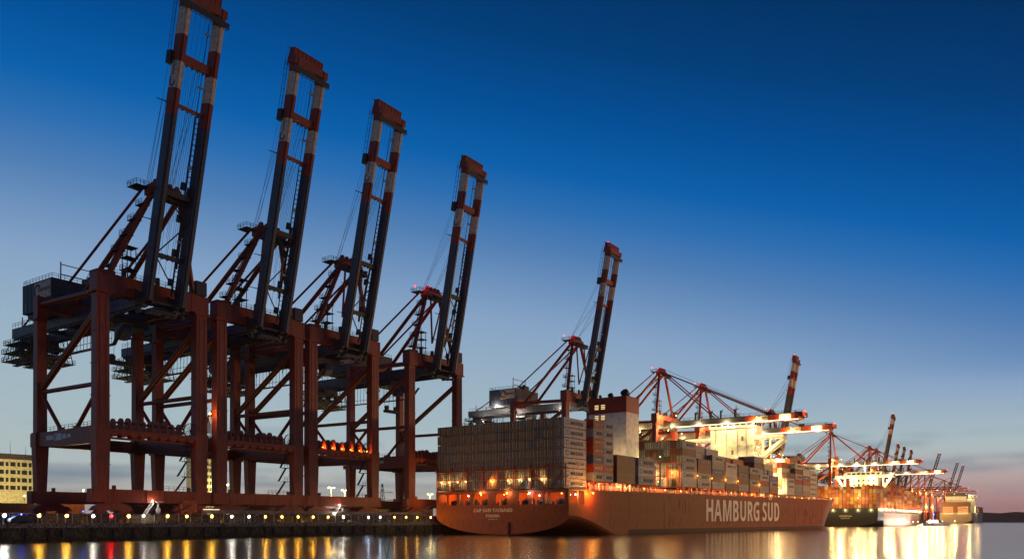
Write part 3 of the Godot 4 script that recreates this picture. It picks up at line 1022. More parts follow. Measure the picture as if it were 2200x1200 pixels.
func cranes() -> void:
	var up := build_crane(true)
	var down := build_crane(false)
	var group := "container cranes along the quay"
	var list := [
		[106.0, true, 1.0, "leftmost red quay crane, raised boom cut off by the top of the picture", false, false],
		[135.6, true, 1.0, "second red quay crane from the left, raised boom banded red and white", false, false],
		[164.7, true, 1.0, "third red quay crane from the left, its cable platform glowing orange", false, false],
		[205.1, true, 1.0, "fourth red quay crane from the left, red lamp on its pylon head", false, true],
		[301.0, true, 1.0, "lone red quay crane with raised boom standing behind the big ship's stern stack", false, true],
		[389.0, false, 1.0, "lit quay crane with lowered grey boom just right of the ship's funnel", true, true],
		[446.0, false, 1.0, "floodlit quay crane with lowered boom over the big ship's white bridge", true, true],
		[576.0, true, 1.0, "orange lit quay crane with raised boom behind the big ship's bow stacks", false, true],
		[750.0, false, 1.0, "quay crane with lowered boom whose lit legs stand at the big ship's bow", true, true],
		[916.0, false, 1.0, "far quay crane with low glowing boom above the black ship's white bridge", true, true],
		[952.0, true, 1.0, "tall far quay crane with raised banded boom behind the black ship", false, true],
		[1005.0, true, 0.76, "first of three small far cranes with raised booms beyond the tall one", false, true],
		[1047.0, true, 0.76, "second of three small far cranes with raised booms beyond the tall one", false, true],
		[1098.0, true, 0.76, "third of three small far cranes with raised booms, nearest the lattice cranes", false, true],
	]
	var spare := {true: up, false: down}
	for k in list:
		var at := Transform3D(Basis.from_scale(Vector3.ONE * k[2]), Vector3(RAIL_X, QUAY_Y, -k[0]))
		var lean: float = {106.0: 7.0, 135.6: 5.5, 164.7: 4.0, 205.1: 1.0}.get(k[0], 0.0)
		var drop: float = {106.0: -3.0, 135.6: -3.2, 164.7: -3.4, 205.1: -2.0}.get(k[0], 0.0)
		var slide: float = {106.0: 2.0, 135.6: -9.0, 164.7: 5.0, 205.1: -4.0, 301.0: -14.0}.get(k[0], 0.0)
		var lift: float = {106.0: 76.4, 135.6: 77.0, 164.7: 77.4, 205.1: 79.0, 301.0: 79.4, 576.0: 79.9}.get(k[0], 80.0)
		var c: Node3D = build_crane(true, lean, lift, drop, slide) if lift != 80.0 else spare[k[1]].duplicate()
		c.name = numbered("quay_crane")
		add_child(c, true)
		c.transform = at
		tag(c, k[3], "crane", group)
		var far: float = clampf(k[0] / 420.0, 1.0, 2.0)
		crane_lights(c, k[4], k[5], 1.15 if k[0] < 500.0 else 3.4, lean, drop)
		if k[5] and k[1]:
			var tip: Vector3 = at_crane(4.2, 49.0, 0) + Basis(Vector3(0, 0, 1), deg_to_rad(lift)) * Vector3(66.3, 1.0, 3.6)
			lamp(c, tip, "red", 18.0, 0.24, "warning_lamp")
		if k[0] == 164.7:
			for l in [-8.4, -4.9, -1.4, 2.1, 5.6, 8.6]:
				lamp(c, at_crane(0.9, 20.8, l), "orange", 9.0, 0.12, "platform_lamp")
		if k[0] == 301.0:
			for p in [[-37.0, 50.4, -9.8, 50.0], [-28.0, 46.0, -6.6, 60.0], [-6.0, 46.6, -6.6, 60.0], [-46.0, 45.0, -6.6, 40.0]]:
				lamp(c, at_crane(p[0], p[1], p[2]), "white", p[3], 0.2, "girder_floodlight")
		if k[0] == 576.0:
			for p in [[5.0, 30.0, -8.0], [5.0, 30.0, 8.0], [6.0, 46.0, 0.0], [16.0, 60.0, -14.0]]:
				lamp(c, at_crane(p[0], p[1], p[2]), "sodium", 260.0, 0.24, "leg_floodlight")
	# distant lattice cranes
	far_cranes(group)
	# lamp between the first two cranes, a lit board under it
	var post := thing("flood_lamp", "bright floodlight with lit white board between the two leftmost cranes' legs", "lamp", Transform3D(Basis(), quay_point(170.9, 120.6, 0)))
	var s := Shape.new()
	s.beam(Vector3(0, 29.2, -1.0), Vector3(0, 29.2, 0.4), 0.14, 0.14)
	s.box(Vector3(-0.1, 28.5, 0.2), Vector3(0.3, 1.5, 0.4))
	part(post, "bracket", s, M.galv)
	s = Shape.new()
	s.box(Vector3(-0.2, 26.6, 0.2), Vector3(0.12, 2.6, 1.2))
	s.box(Vector3(-0.2, 24.4, 0.2), Vector3(0.1, 0.5, 0.9))
	part(post, "board", s, M.white)
	lamp(post, Vector3(0.35, 30.0, 0.3), "gold", 12.0, 0.24)


func far_cranes(group: String) -> void:
	var protos := {}
	for raised in [true, false]:
		var root := Node3D.new()
		var s := Shape.new()
		for l in [-10.0, 10.0]:
			for o in [0.0, -22.0]:
				s = Shape.new()
				s.beam(at_crane(o, 1, l), at_crane(o, 44, l * 0.8), 1.8, 1.8)
				part(root, "leg", s, M.red)
			s = Shape.new()
			s.beam(at_crane(-22, 14, l * 0.95), at_crane(0, 14, l * 0.95), 1.4, 2.2)
			s.beam(at_crane(-22, 16, l * 0.9), at_crane(0, 38, l * 0.85), 0.9, 0.9)
			part(root, "side_frame", s, M.red)
		s = Shape.new()
		for z in [-2.5, 2.5]:
			for y in [40.0, 43.4]:
				s.beam(at_crane(-40, y, z), at_crane(2, y, z), 0.7, 0.7)
			for k in 10:
				s.beam(at_crane(-40 + 4.2 * k, 40 + 3.4 * (k % 2), z), at_crane(-35.8 + 4.2 * k, 43.4 - 3.4 * (k % 2), z), 0.4, 0.4)
		part(root, "lattice_girder", s, M.red)
		s = Shape.new()
		for z in [-2.5, 2.5]:
			s.beam(at_crane(0, 43, z * 3.0), at_crane(-1, 68, z * 0.6), 0.9, 0.9)
			s.beam(at_crane(-20, 43, z * 1.6), at_crane(-1, 68, z * 0.6), 0.8, 0.8)
			s.beam(at_crane(-38, 43, z), at_crane(-1, 68, z * 0.6), 0.5, 0.5)
		part(root, "pylon", s, M.red)
		var turn := Basis(Vector3(0, 0, 1), deg_to_rad(74.0)) if raised else Basis()
		s = Shape.new()
		for z in [-2.5, 2.5]:
			for y in [-1.4, 1.4]:
				s.beam(Vector3(0, y, z), Vector3(56, y, z), 0.75, 0.75)
			for k in 14:
				s.beam(Vector3(4.0 * k, -1.4 + 2.8 * (k % 2), z), Vector3(4.0 + 4.0 * k, 1.4 - 2.8 * (k % 2), z), 0.4, 0.4)
		for k in 8:
			s.beam(Vector3(7.0 * k + 3, -1.4, -2.5), Vector3(7.0 * k + 3, -1.4, 2.5), 0.5, 0.5)
		var b := part(root, "lattice_boom", s, M.boom_grey if raised else M.red)
		b.transform = Transform3D(turn, at_crane(3, 41.7, 0))
		s = Shape.new()
		for z in [-2.0, 2.0]:
			s.beam(at_crane(-1, 68, z * 0.6), turn * Vector3(30, 1.4, z) + at_crane(3, 41.7, 0), 0.4, 0.4)
			if not raised:
				s.beam(at_crane(-1, 68, z * 0.6), turn * Vector3(54, 1.4, z) + at_crane(3, 41.7, 0), 0.4, 0.4)
		part(root, "boom_stay", s, M.red)
		protos[raised] = root
	for k in [
		[1175.0, false, "lattice crane with lowered boom, first beyond the raised banded booms"],
		[1240.0, false, "lattice crane with lowered boom, second beyond the raised banded booms"],
		[1300.0, true, "dark blue lattice crane boom raised alone above the lowered lattice booms"],
		[1365.0, false, "lattice crane with lowered lamp-dotted boom behind the farthest ship"],
		[1525.0, true, "first of the two farthest raised lattice crane booms"],
		[1612.0, true, "second of the two farthest raised lattice crane booms, at the quay's end"],
	]:
		var c: Node3D = protos[k[1]].duplicate()
		c.name = numbered("lattice_crane")
		add_child(c, true)
		c.transform = Transform3D(Basis(), Vector3(RAIL_X, QUAY_Y, -k[0]))
		tag(c, k[2], "crane", group)
		var turn := Basis(Vector3(0, 0, 1), deg_to_rad(74.0)) if k[1] else Basis()
		lamp(c, turn * Vector3(57, 1.5, 0) + at_crane(3, 41.7, 0), "red", 60.0, 0.24, "warning_lamp")
		lamp(c, at_crane(-1, 68.6, 0), "red", 60.0, 0.24, "warning_lamp")
		for j in 6:
			lamp(c, at_crane(-30.0 + 15.0 * j if not k[1] else -30.0 + 6.0 * j, 39.4, 3.0), "gold", 260.0, 0.24, "boom_floodlight")
		lamp(c, at_crane(1.6, 20.0, 6.0), "sodium", 1500.0, 0.24, "leg_floodlight")


# ---------------------------------------------------------------- containers
func box_mesh(long: float, high: float) -> ArrayMesh:
	var key := "box%.2f_%.2f" % [long, high]
	if M.has(key):
		return M[key]
	var s := Shape.new()
	var hw := 1.15
	var hl := long * 0.5
	s.span(Vector3(-hw + 0.05, 0.12, -hl + 0.06), Vector3(hw - 0.05, high - 0.08, hl - 0.08))
	for x in [-1, 1]:
		for z in [-1, 1]:
			s.span(Vector3(x * hw, 0, z * hl), Vector3(x * (hw - 0.17), high, z * (hl - 0.17)))
		s.span(Vector3(x * hw, 0, -hl + 0.17), Vector3(x * (hw - 0.12), 0.16, hl - 0.17))
		s.span(Vector3(x * hw, high - 0.1, -hl + 0.17), Vector3(x * (hw - 0.1), high - 0.003, hl - 0.17))
		var ribs := roundi(long / 0.55)
		for k in ribs:
			var z := -hl + 0.17 + (long - 0.34) * (k + 0.5) / ribs
			s.box(Vector3(x * (hw - 0.045), high * 0.5, z), Vector3(0.05, high - 0.28, 0.24))
	for z in [-1, 1]:
		s.span(Vector3(-hw + 0.17, 0, z * hl), Vector3(hw - 0.17, 0.16, z * (hl - 0.12)))
		s.span(Vector3(-hw + 0.17, high - 0.12, z * hl), Vector3(hw - 0.17, high - 0.002, z * (hl - 0.12)))
	var m := s.mesh(null)
	M[key] = m
	return m


func door_mesh(high: float) -> ArrayMesh:
	var key := "door%.2f" % high
	if M.has(key):
		return M[key]
	var s := Shape.new()
	s.box(Vector3(0, high * 0.5, 0), Vector3(1.0, high - 0.36, 0.05))
	for h in [0.3, 0.52, 0.74]:
		s.box(Vector3(0, high * h, 0.03), Vector3(0.86, 0.36, 0.04))
	var m := s.mesh(null)
	M[key] = m
	return m


func rod_mesh(high: float) -> ArrayMesh:
	var key := "rod%.2f" % high
	if M.has(key):
		return M[key]
	var s := Shape.new()
	for x in [-0.25, 0.25]:
		s.box(Vector3(x, high * 0.5, 0.08), Vector3(0.14, high - 0.1, 0.1))
		s.box(Vector3(x + 0.12, high * 0.42, 0.09), Vector3(0.26, 0.06, 0.05))
		for h in [0.12, 0.35, 0.6, 0.85]:
			s.box(Vector3(x, high * h, 0.08), Vector3(0.16, 0.09, 0.1))
	for x in [-0.5, 0.5]:
		s.box(Vector3(x, high * 0.5, 0.045), Vector3(0.1, high - 0.3, 0.05))
	for h in [0.17, high - 0.17]:
		s.box(Vector3(0, h, 0.045), Vector3(1.0, 0.14, 0.05))
	var m := s.mesh(M.black)
	M[key] = m
	return m


func container(at: Transform3D, long: float, high: float, tone: String, label: String, group: String, doors := false, side := "") -> Node3D:
	var o := MeshInstance3D.new()
	o.name = numbered("container")
	o.mesh = box_mesh(long, high)
	o.material_override = M["box_" + tone]
	add_child(o, true)
	o.transform = at
	tag(o, label, "container", group)
	if doors:
		for x in [-0.53, 0.53]:
			var d := MeshInstance3D.new()
			d.name = "door"
			d.mesh = door_mesh(high)
			d.material_override = M["box_" + tone]
			d.position = Vector3(x, 0, long * 0.5 - 0.06)
			o.add_child(d, true)
			var r := MeshInstance3D.new()
			r.name = "locking_rod"
			r.mesh = rod_mesh(high)
			d.add_child(r, true)
	if side:
		var turn := Basis(Vector3.UP, PI / 2)
		if side == "MAERSK":
			var ink: Material = M.navy
			var wide := minf(long * 0.56, 7.2)
			lettering(o, "MAERSK", ink, Transform3D(turn, Vector3(1.16, high * 0.5, -long * 0.08)), wide, high * 0.36, bold)
			var s := Shape.new()
			s.box(Vector3.ZERO, Vector3(1.5 if long > 8.0 else 0.9, high * 0.56, 0.05))
			var l := part(o, "logo", s, M.sky_blue)
			l.transform = Transform3D(turn, Vector3(1.16, high * 0.52, long * 0.335))
			s = Shape.new()
			var star := PackedVector2Array()
			for k in 14:
				var r := 0.48 if k % 2 == 0 else 0.2
				star.append(Vector2(sin(TAU * k / 14.0), cos(TAU * k / 14.0)) * r * (1.0 if long > 8.0 else 0.6))
			s.prism(star, 0.02, 0.05)
			part(l, "star", s, M.letter)
		elif side == "SUD":
			lettering(o, "HAMBURG", M.navy, Transform3D(turn, Vector3(1.16, high * 0.5, long * 0.17)), long * 0.36, high * 0.24, plain)
			lettering(o, "SÜD", M.navy, Transform3D(turn, Vector3(1.16, high * 0.5, -long * 0.3)), long * 0.16, high * 0.24, plain)
			var s := Shape.new()
			s.prism(PackedVector2Array([Vector2(-0.8, 0.7), Vector2(-0.1, 0.2), Vector2(0.5, 0.4), Vector2(0.3, -0.2), Vector2(0.7, -0.7), Vector2(-0.2, -0.3)]), 0.0, 0.05)
			part(o, "emblem", s, M.logo_red).transform = Transform3D(turn, Vector3(1.16, high * 0.5, -long * 0.1))
		elif side == "RED":
			lettering(o, "HAMBURG SÜD", M.letter, Transform3D(turn, Vector3(1.16, high * 0.5, long * 0.08)), long * 0.5, high * 0.2, plain)
			var s := Shape.new()
			s.prism(PackedVector2Array([Vector2(-0.4, 0.7), Vector2(0.5, 0.1), Vector2(-0.3, -0.6), Vector2(0.1, 0.1)]), 0.0, 0.05)
			part(o, "emblem", s, M.letter).transform = Transform3D(turn, Vector3(1.16, high * 0.5, -long * 0.3))
		elif side == "SMALL":
			lettering(o, "SAFMARINE", M.letter, Transform3D(turn, Vector3(1.16, high * 0.5, 0)), long * 0.55, high * 0.2, plain)
	return o


const NTH := ["first", "second", "third", "fourth", "fifth", "sixth", "seventh", "eighth", "ninth", "tenth", "eleventh", "twelfth", "thirteenth", "fourteenth", "fifteenth", "sixteenth", "seventeenth", "eighteenth", "nineteenth"]


func on_ship(u: float, v: float, y: float) -> Vector3:     # forward of the stern, in from the starboard side, up
	return Vector3(-v, y, -u)


func bulk(called: String, spots: Array, tones: Array, long: float, high: float, label: String, frame: Transform3D) -> void:
	var mm := MultiMesh.new()
	mm.transform_format = MultiMesh.TRANSFORM_3D
	mm.use_colors = true
	var m: ArrayMesh = box_mesh(long, high).duplicate()
	if not M.has("box_mixed"):
		M.box_mixed = paint(1, 1, 1, 0.55, 0.0, "streaks")
		M.box_mixed.vertex_color_use_as_albedo = true
	m.surface_set_material(0, M.box_mixed)
	mm.mesh = m
	mm.instance_count = spots.size()
	for k in spots.size():
		mm.set_instance_transform(k, Transform3D(Basis(), spots[k]))
		mm.set_instance_color(k, tones[k % tones.size()])
	var o := MultiMeshInstance3D.new()
	o.name = numbered(called)
	o.multimesh = mm
	o.transform = frame
	add_child(o, true)
	tag(o, label, "containers", "", "stuff")


# ---------------------------------------------------------------- the big ship
func half_breadth(u: float, y: float, top: float) -> float:
	return 0.0


func hull_top(u: float) -> float:
	return 13.3 + 0.0082 * u


func hull_point(station: float, k: int, count: int, top_limit: float) -> Array:
	# station in metres for the parallel body; past 262 it runs out to the stem. Returns [u, half breadth, y]
	var b := 24.75
	var top := hull_top(minf(station, 338.0))
	if top_limit > 0.0:
		top = minf(top, top_limit)
	var t := smoothstep(0.0, 48.0, station)
	var y1 := lerpf(5.8, -4.0, t)
	var y0 := lerpf(0.1, -9.0, t)
	var straight := count / 2
	var y := 0.0
	var hb := b
	if k <= straight:
		y = lerpf(top, y1, float(k) / straight)
	else:
		var a := PI * 0.5 * float(k - straight) / (count - straight)
		y = y1 - (y1 - y0) * sin(a)
		hb = b * cos(a)
	if station <= 250.0:
		return [station, hb, y]
	var q := (station - 250.0) / 90.0
	var w := pow(clampf(y / 16.2, 0.0, 1.0), 1.25)
	var stem := lerpf(321.0, 338.0, w)
	var fine := lerpf(1.7, 2.8, w)
	return [250.0 + (stem - 250.0) * q, hb * (1.0 - pow(q, fine)), y]


func hull_skin(stations: Array, top_limit: float) -> Shape:
	var s := Shape.new()
	var count := 20
	for i in stations.size() - 1:
		for side in [-1.0, 1.0]:
			for k in count:
				var p := []
				for c in [[i, k], [i, k + 1], [i + 1, k + 1], [i + 1, k]]:
					var h := hull_point(stations[c[0]], c[1], count, top_limit)
					p.append(on_ship(h[0], 24.25 - side * h[1], h[2]))
				if side > 0.0:
					s.quad(p[0], p[1], p[2], p[3])
				else:
					s.quad(p[3], p[2], p[1], p[0])
		var a := hull_point(stations[i], 0, count, top_limit)
		var b := hull_point(stations[i + 1], 0, count, top_limit)
		s.quad(on_ship(a[0], 24.25 + a[1], a[2]), on_ship(a[0], 24.25 - a[1], a[2]), on_ship(b[0], 24.25 - b[1], b[2]), on_ship(b[0], 24.25 + b[1], b[2]))
	return s


func big_ship() -> void:
	var ship := thing("container_ship", "huge red container ship moored stern towards us with a white stack aft", "ship", ship_frame, "container ships at the quay")
	var s: Shape
	var aft := [0.0, 3.0, 6.0, 9.0, 12.0]
	var main := []
	for k in 20:
		main.append(12.0 + 11.9 * k)
	for k in 17:
		main.append(250.0 + 90.0 * pow(k / 16.0, 0.8))
	s = hull_skin(aft, 9.0)
	var more := hull_skin(main, 0.0)
	var shift := s.v.size()
	s.v.append_array(more.v)
	s.n.append_array(more.n)
	for q in more.t:
		s.t.append(q + shift)
	# lower transom
	var out := PackedVector2Array()
	for k in 41:
		var a := PI * k / 40.0
		out.append(Vector2(-24.25 + 24.75 * cos(a), 5.8 - 5.7 * sin(a)))
	out.append(Vector2(-49.0, 9.0))
	out.append(Vector2(0.5, 9.0))
	s.prism(out, -0.06, 0.06)
	# upper works round the mooring deck
	s.span(on_ship(-0.12, -0.5, 12.5), on_ship(0.3, 49.0, 13.3))
	s.span(on_ship(12.0, -0.4, 9.0), on_ship(11.8, 48.9, 13.35))
	s.span(on_ship(-0.1, -0.5, 12.9), on_ship(12.0, 49.0, 13.3))
	s.span(on_ship(0.3, 48.7, 9.0), on_ship(12.0, 49.0, 12.9))
	s.span(on_ship(8.6, -0.5, 9.0), on_ship(12.0, -0.2, 12.9))
	s.span(on_ship(0.3, -0.5, 9.0), on_ship(0.9, -0.2, 12.9))
	s.span(on_ship(5.0, -0.5, 9.0), on_ship(5.5, -0.2, 12.9))
	var openings := [[0.9, 5.9], [6.3, 7.5], [8.3, 12.0], [13.3, 17.0], [21.0, 25.3], [28.3, 33.8], [34.9, 39.4], [40.4, 43.9], [44.5, 48.0]]
	var edge := -0.5
	for w in openings:
		s.span(on_ship(-0.12, edge, 9.0), on_ship(0.3, w[0], 12.5))
		for c in [[w[0], 1], [w[1], -1]]:
			for up in [[12.5, -1], [9.0, 1]]:
				s.prism(PackedVector2Array([Vector2(-c[0], up[0]), Vector2(-c[0] - c[1] * 0.7, up[0]), Vector2(-c[0] - c[1] * 0.2, up[0] + up[1] * 0.2), Vector2(-c[0], up[0] + up[1] * 0.7)]), -0.3, 0.1)
		edge = w[1]
	s.span(on_ship(-0.12, edge, 9.0), on_ship(0.3, 49.0, 12.5))
	var hull := part(ship, "hull", s, M.hull)
	# waterline band
	s = Shape.new()
	var marks := main.slice(2)
	for i in marks.size() - 1:
		var p := []
		for q in [marks[i], marks[i + 1]]:
			for h in [-0.5, 1.5]:
				var w := 0.0
				var u: float = q
				var hb := 24.75
				var t := smoothstep(0.0, 48.0, q)
				var y1 := lerpf(5.8, -4.0, t)
				var y0 := lerpf(0.1, -9.0, t)
				if h < y1:
					hb *= sqrt(maxf(0.0, 1.0 - pow((y1 - h) / (y1 - y0), 2.0)))
				if q > 250.0:
					var r := (u - 250.0) / 90.0
					w = pow(clampf(h / 16.2, 0.0, 1.0), 1.25)
					u = 250.0 + (lerpf(321.0, 338.0, w) - 250.0) * r
					hb *= 1.0 - pow(r, lerpf(1.7, 2.8, w))
				p.append(on_ship(u, 24.25 - hb - 0.03, h))
		s.quad(p[0], p[2], p[3], p[1])
	part(hull, "waterline_band", s, M.boot)
	# draught marks, plate seams, ladder recesses
	s = Shape.new()
	for u in [62.0, 112.0, 168.0, 224.0]:
		s.box(on_ship(u, -0.52, 6.0), Vector3(0.06, 9.0, 0.1))
	s.span(on_ship(60, -0.53, 8.9), on_ship(262, -0.49, 9.0))
	s.span(on_ship(20, -0.53, 13.2), on_ship(140, -0.49, 13.3))
	for u in [70.0, 130.0, 190.0]:
		s.box(on_ship(u, -0.54, 3.0), Vector3(0.06, 0.9, 0.7))
	for k in 20:
		s.box(on_ship(24.0 + 12.3 * k, -0.505, 8.0), Vector3(0.03, 10.6 if k % 3 else 12.0, 0.07))
	for h in [3.4, 6.2, 11.4]:
		s.span(on_ship(58, -0.52, h), on_ship(262, -0.49, h + 0.05))
	part(hull, "plate_seams", s, M.deck)
	var stain := RandomNumberGenerator.new()
	stain.seed = 9
	var rust := paint(0.13, 0.03, 0.008, 0.9, 0.0, "stone")
	var scrape := paint(0.4, 0.14, 0.06, 0.9, 0.0, "stone")
	s = Shape.new()
	var pale := Shape.new()
	for k in 150:
		var u := stain.randf_range(58.0, 258.0)
		var top := stain.randf_range(3.0, 12.8)
		var drop := stain.randf_range(0.8, 4.5)
		var w := stain.randf_range(0.05, 0.22)
		(s if k % 4 else pale).prism(PackedVector2Array([Vector2(u - w, top), Vector2(u + w, top), Vector2(u + w * 0.3, maxf(1.6, top - drop)), Vector2(u - w * 0.2, maxf(1.6, top - drop))]), 0.5, 0.53, Transform3D(Basis(Vector3(0, 0, -1), Vector3.UP, Vector3(1, 0, 0)), Vector3.ZERO))
	part(hull, "rust_runs", s, rust).set_meta("kind", "stuff")
	part(hull, "scrapes", pale, scrape).set_meta("kind", "stuff")
	lettering(hull, "HAMBURG SÜD", M.letter, Transform3D(Basis(Vector3.UP, PI / 2), on_ship(141.4, -0.56, 8.25)), 86.0, 8.4, bold, "name_lettering")
	lettering(hull, "CAP SAN TAINARO", M.sign, Transform3D(Basis(), on_ship(-0.12, 26.4, 7.4)), 14.6, 1.05, bold, "stern_lettering")
	lettering(hull, "PANAMA", M.sign, Transform3D(Basis(), on_ship(-0.12, 26.4, 5.75)), 5.2, 0.95, bold, "stern_lettering")
	lettering(hull, "IMO 9622239", M.sign, Transform3D(Basis(), on_ship(-0.12, 26.4, 4.7)), 3.4, 0.35, plain, "stern_lettering")
	s = Shape.new()
	s.box(on_ship(-0.3, 20.3, 1.6), Vector3(0.5, 4.4, 0.5))
	part(hull, "rudder_post", s, M.boot)
	# mooring deck gear seen through the openings
	for v in [3.2, 10.0, 15.4, 23.0, 30.5, 37.0, 43.0]:
		s = Shape.new()
		s.tube(on_ship(3.6, v - 1.2, 10.0), on_ship(3.6, v + 1.2, 10.0), 0.75, -1, 12, true)
		for d in [-1.2, 1.2]:
			s.tube(on_ship(3.6, v + d - 0.08, 10.0), on_ship(3.6, v + d + 0.08, 10.0), 1.0, -1, 12, true)
		s.box(on_ship(3.6, v + 1.9, 9.7), Vector3(0.9, 1.4, 1.4))
		part(ship, "mooring_winch", s, M.black)
		s = Shape.new()
		for d in [-0.5, 0.5]:
			s.tube(on_ship(1.2, v + 2.8 + d, 9.0), on_ship(1.2, v + 2.8 + d, 9.9), 0.24, 0.3, 8, true)
		part(ship, "bollard", s, M.black)
	for k in [[6.0, "orange"], [18.0, "orange"], [27.0, "orange"], [36.0, "orange"], [45.0, "orange"]]:
		lamp(ship, on_ship(6.5, k[0], 12.3), k[1], 48.0, 0.16, "deck_lamp")
	for k in [[30.6, 12.6, "warm", 13.0], [20.6, 12.4, "warm", 13.0], [12.5, 12.3, "cold", 9.0]]:
		lamp(ship, on_ship(-0.75, k[0], k[1]), k[2], k[3], 0.22, "stern_lamp")
	for k in [[37.0, 11.9], [10.4, 11.6]]:
		lamp(ship, on_ship(1.4, k[0], k[1]), "white", 10.0, 0.16, "deck_lamp")
	lamp(ship, on_ship(1.4, -0.1, 11.7), "cold", 12.0, 0.18, "side_lamp")
	lamp(ship, on_ship(4.3, -0.1, 11.8), "white", 16.0, 0.18, "side_lamp")
	var arm := Shape.new()
	arm.beam(on_ship(10.5, -0.5, 12.6), on_ship(10.5, -2.2, 12.6), 0.15, 0.15)
	part(ship, "lamp_arm", arm, M.galv)
	lamp(ship, on_ship(10.5, -2.3, 12.3), "orange", 110.0, 0.24, "side_lamp")
	for k in [[47.0, 176.0], [46.0, 170.0], [44.6, 182.0]]:
		s = Shape.new()
		var far_end := ship_frame.affine_inverse() * quay_point(168.9, k[1], QUAY_Y + 0.5)
		var near_end := on_ship(-0.1, k[0], 10.2)
		for j in 6:
			var q0 := near_end.lerp(far_end, j / 6.0) - Vector3.UP * sin(PI * j / 6.0) * 0.9
			var q1 := near_end.lerp(far_end, (j + 1) / 6.0) - Vector3.UP * sin(PI * (j + 1) / 6.0) * 0.9
			s.tube(q0, q1, 0.06, -1, 5)
		part(ship, "mooring_line", s, M.rope)
	# lashing bridge in front of the lowest stern tiers
	s = Shape.new()
	s.span(on_ship(-0.1, -0.4, 19.2), on_ship(-1.0, 48.6, 19.5))
	s.span(on_ship(-0.1, -0.4, 16.7), on_ship(-0.2, 48.6, 16.9))
	s.rail([on_ship(-1.0, -0.4, 19.5), on_ship(-1.0, 48.6, 19.5)], 1.1, 2.4)
	s.rail([on_ship(-0.2, -0.4, 13.3), on_ship(-0.2, 48.6, 13.3)], 1.1, 2.4)
	for k in 9:
		s.beam(on_ship(-0.5, 0.2 + 6.0 * k, 13.3), on_ship(-0.5, 0.2 + 6.0 * k, 20.6), 0.34, 0.34)
	for k in 4:
		s.beam(on_ship(-0.5, 6.2 + 12.0 * k, 13.5), on_ship(-0.5, 0.4 + 12.0 * k, 19.3), 0.2, 0.2)
		s.beam(on_ship(-0.5, 6.2 + 12.0 * k, 13.5), on_ship(-0.5, 12.0 + 12.0 * k, 19.3), 0.2, 0.2)
	part(ship, "lashing_bridge", s, M.red)
	for v in [46.2, 43.0, 39.6, 36.4, 20.2, 16.0, 12.4, 8.2]:
		lamp(ship, on_ship(-0.75, v, 16.2), "gold", 9.0, 0.16, "gallery_lamp")
	lamp(ship, on_ship(-0.75, 26.6, 16.2), "orange", 22.0, 0.2, "gallery_lamp")
	# coaming, stanchions and hatch level along the deck
	s = Shape.new()
	s.span(on_ship(12.2, 3.0, 13.0), on_ship(290, 45.5, 15.4))
	s.span(on_ship(14.5, 0.2, 15.75), on_ship(62, 48.3, 16.05))
	s.span(on_ship(77.6, 0.2, 16.3), on_ship(275, 48.3, 16.6))
	part(ship, "hatch_coaming", s, M.deck)
	var stands := []
	for k in 8:
		stands.append(15.0 + 5.8 * k)
	for k in 34:
		stands.append(78.2 + 5.85 * k)
	for u in stands:
		s = Shape.new()
		s.span(on_ship(u, 0.1, hull_top(u)), on_ship(u + 0.5, 0.6, 16.3))
		s.span(on_ship(u, 1.9, hull_top(u)), on_ship(u + 0.5, 2.4, 16.3))
		s.beam(on_ship(u + 0.25, 0.3, 16.1), on_ship(u + 0.25, 2.2, hull_top(u) + 0.2), 0.2, 0.2)
		part(ship, "stanchion", s, M.orange)
	s = Shape.new()
	s.rail([on_ship(12, -0.3, hull_top(12)), on_ship(60, -0.3, hull_top(60)), on_ship(140, -0.3, hull_top(140)), on_ship(262, -0.3, hull_top(262))], 1.1, 1.9, 0.08)
	part(ship, "deck_railing", s, M.galv)
	for k in [[16.2, "orange", 42.0], [22.1, "warm", 42.0], [32.2, "warm", 42.0], [36.5, "warm", 40.0], [50.0, "orange", 26.0], [58.0, "orange", 26.0], [66.0, "orange", 40.0], [79.0, "orange", 26.0]]:
		lamp(ship, on_ship(k[0], 1.1, 14.9), k[1], k[2], 0.2, "deck_lamp")
	for k in 15:
		lamp(ship, on_ship(92.0 + 12.2 * k, 1.2, 15.6), "orange" if k % 3 else "warm", 22.0, 0.2, "deck_lamp")
	# cell-guide posts between bays, lit red
	for u in [61.0, 76.6, 91.2, 105.0, 119.0, 133.0, 146.4, 159.2, 172.4]:
		s = Shape.new()
		for v in [0.3, 5.0, 10.0]:
			s.span(on_ship(u - 0.45, v, 16.3), on_ship(u + 0.25, v + 0.5, 27.0 if u > 80.0 else 24.0))
		for h in [19.4, 22.2, 25.0]:
			s.span(on_ship(u - 0.4, 0.3, h), on_ship(u + 0.2, 44.0, h + 0.2))
		part(ship, "lashing_frame", s, M.red)
	for k in [[75.6, 3.0, 21.6, 36.0], [75.6, 12.0, 21.6, 46.0], [75.6, 20.0, 18.6, 46.0], [74.8, 8.0, 18.4, 50.0], [90.9, -0.2, 21.0, 8.0], [104.8, -0.2, 20.6, 8.0], [118.9, -0.2, 20.6, 8.0], [132.8, -0.2, 20.6, 8.0], [159.0, -0.2, 20.0, 8.0], [194.0, 6.0, 23.5, 150.0], [194.0, 2.5, 20.0, 150.0], [194.0, 14.0, 31.0, 240.0], [209.0, 10.0, 36.0, 320.0], [222.6, 8.0, 36.0, 300.0], [235.5, 9.0, 34.0, 280.0], [248.2, 6.0, 33.0, 200.0]]:
		lamp(ship, on_ship(k[0], k[1], k[2]), "orange" if k[3] < 40.0 else "warm", k[3], 0.18, "lashing_lamp")
	funnel(ship)
	bridge(ship)
	# foremast and bow rail
	s = Shape.new()
	s.tube(on_ship(316, 24.2, hull_top(316)), on_ship(316, 24.2, 36), 0.6, 0.25, 8)
	s.beam(on_ship(316, 22, 31), on_ship(316, 26.4, 31), 0.3, 0.3)
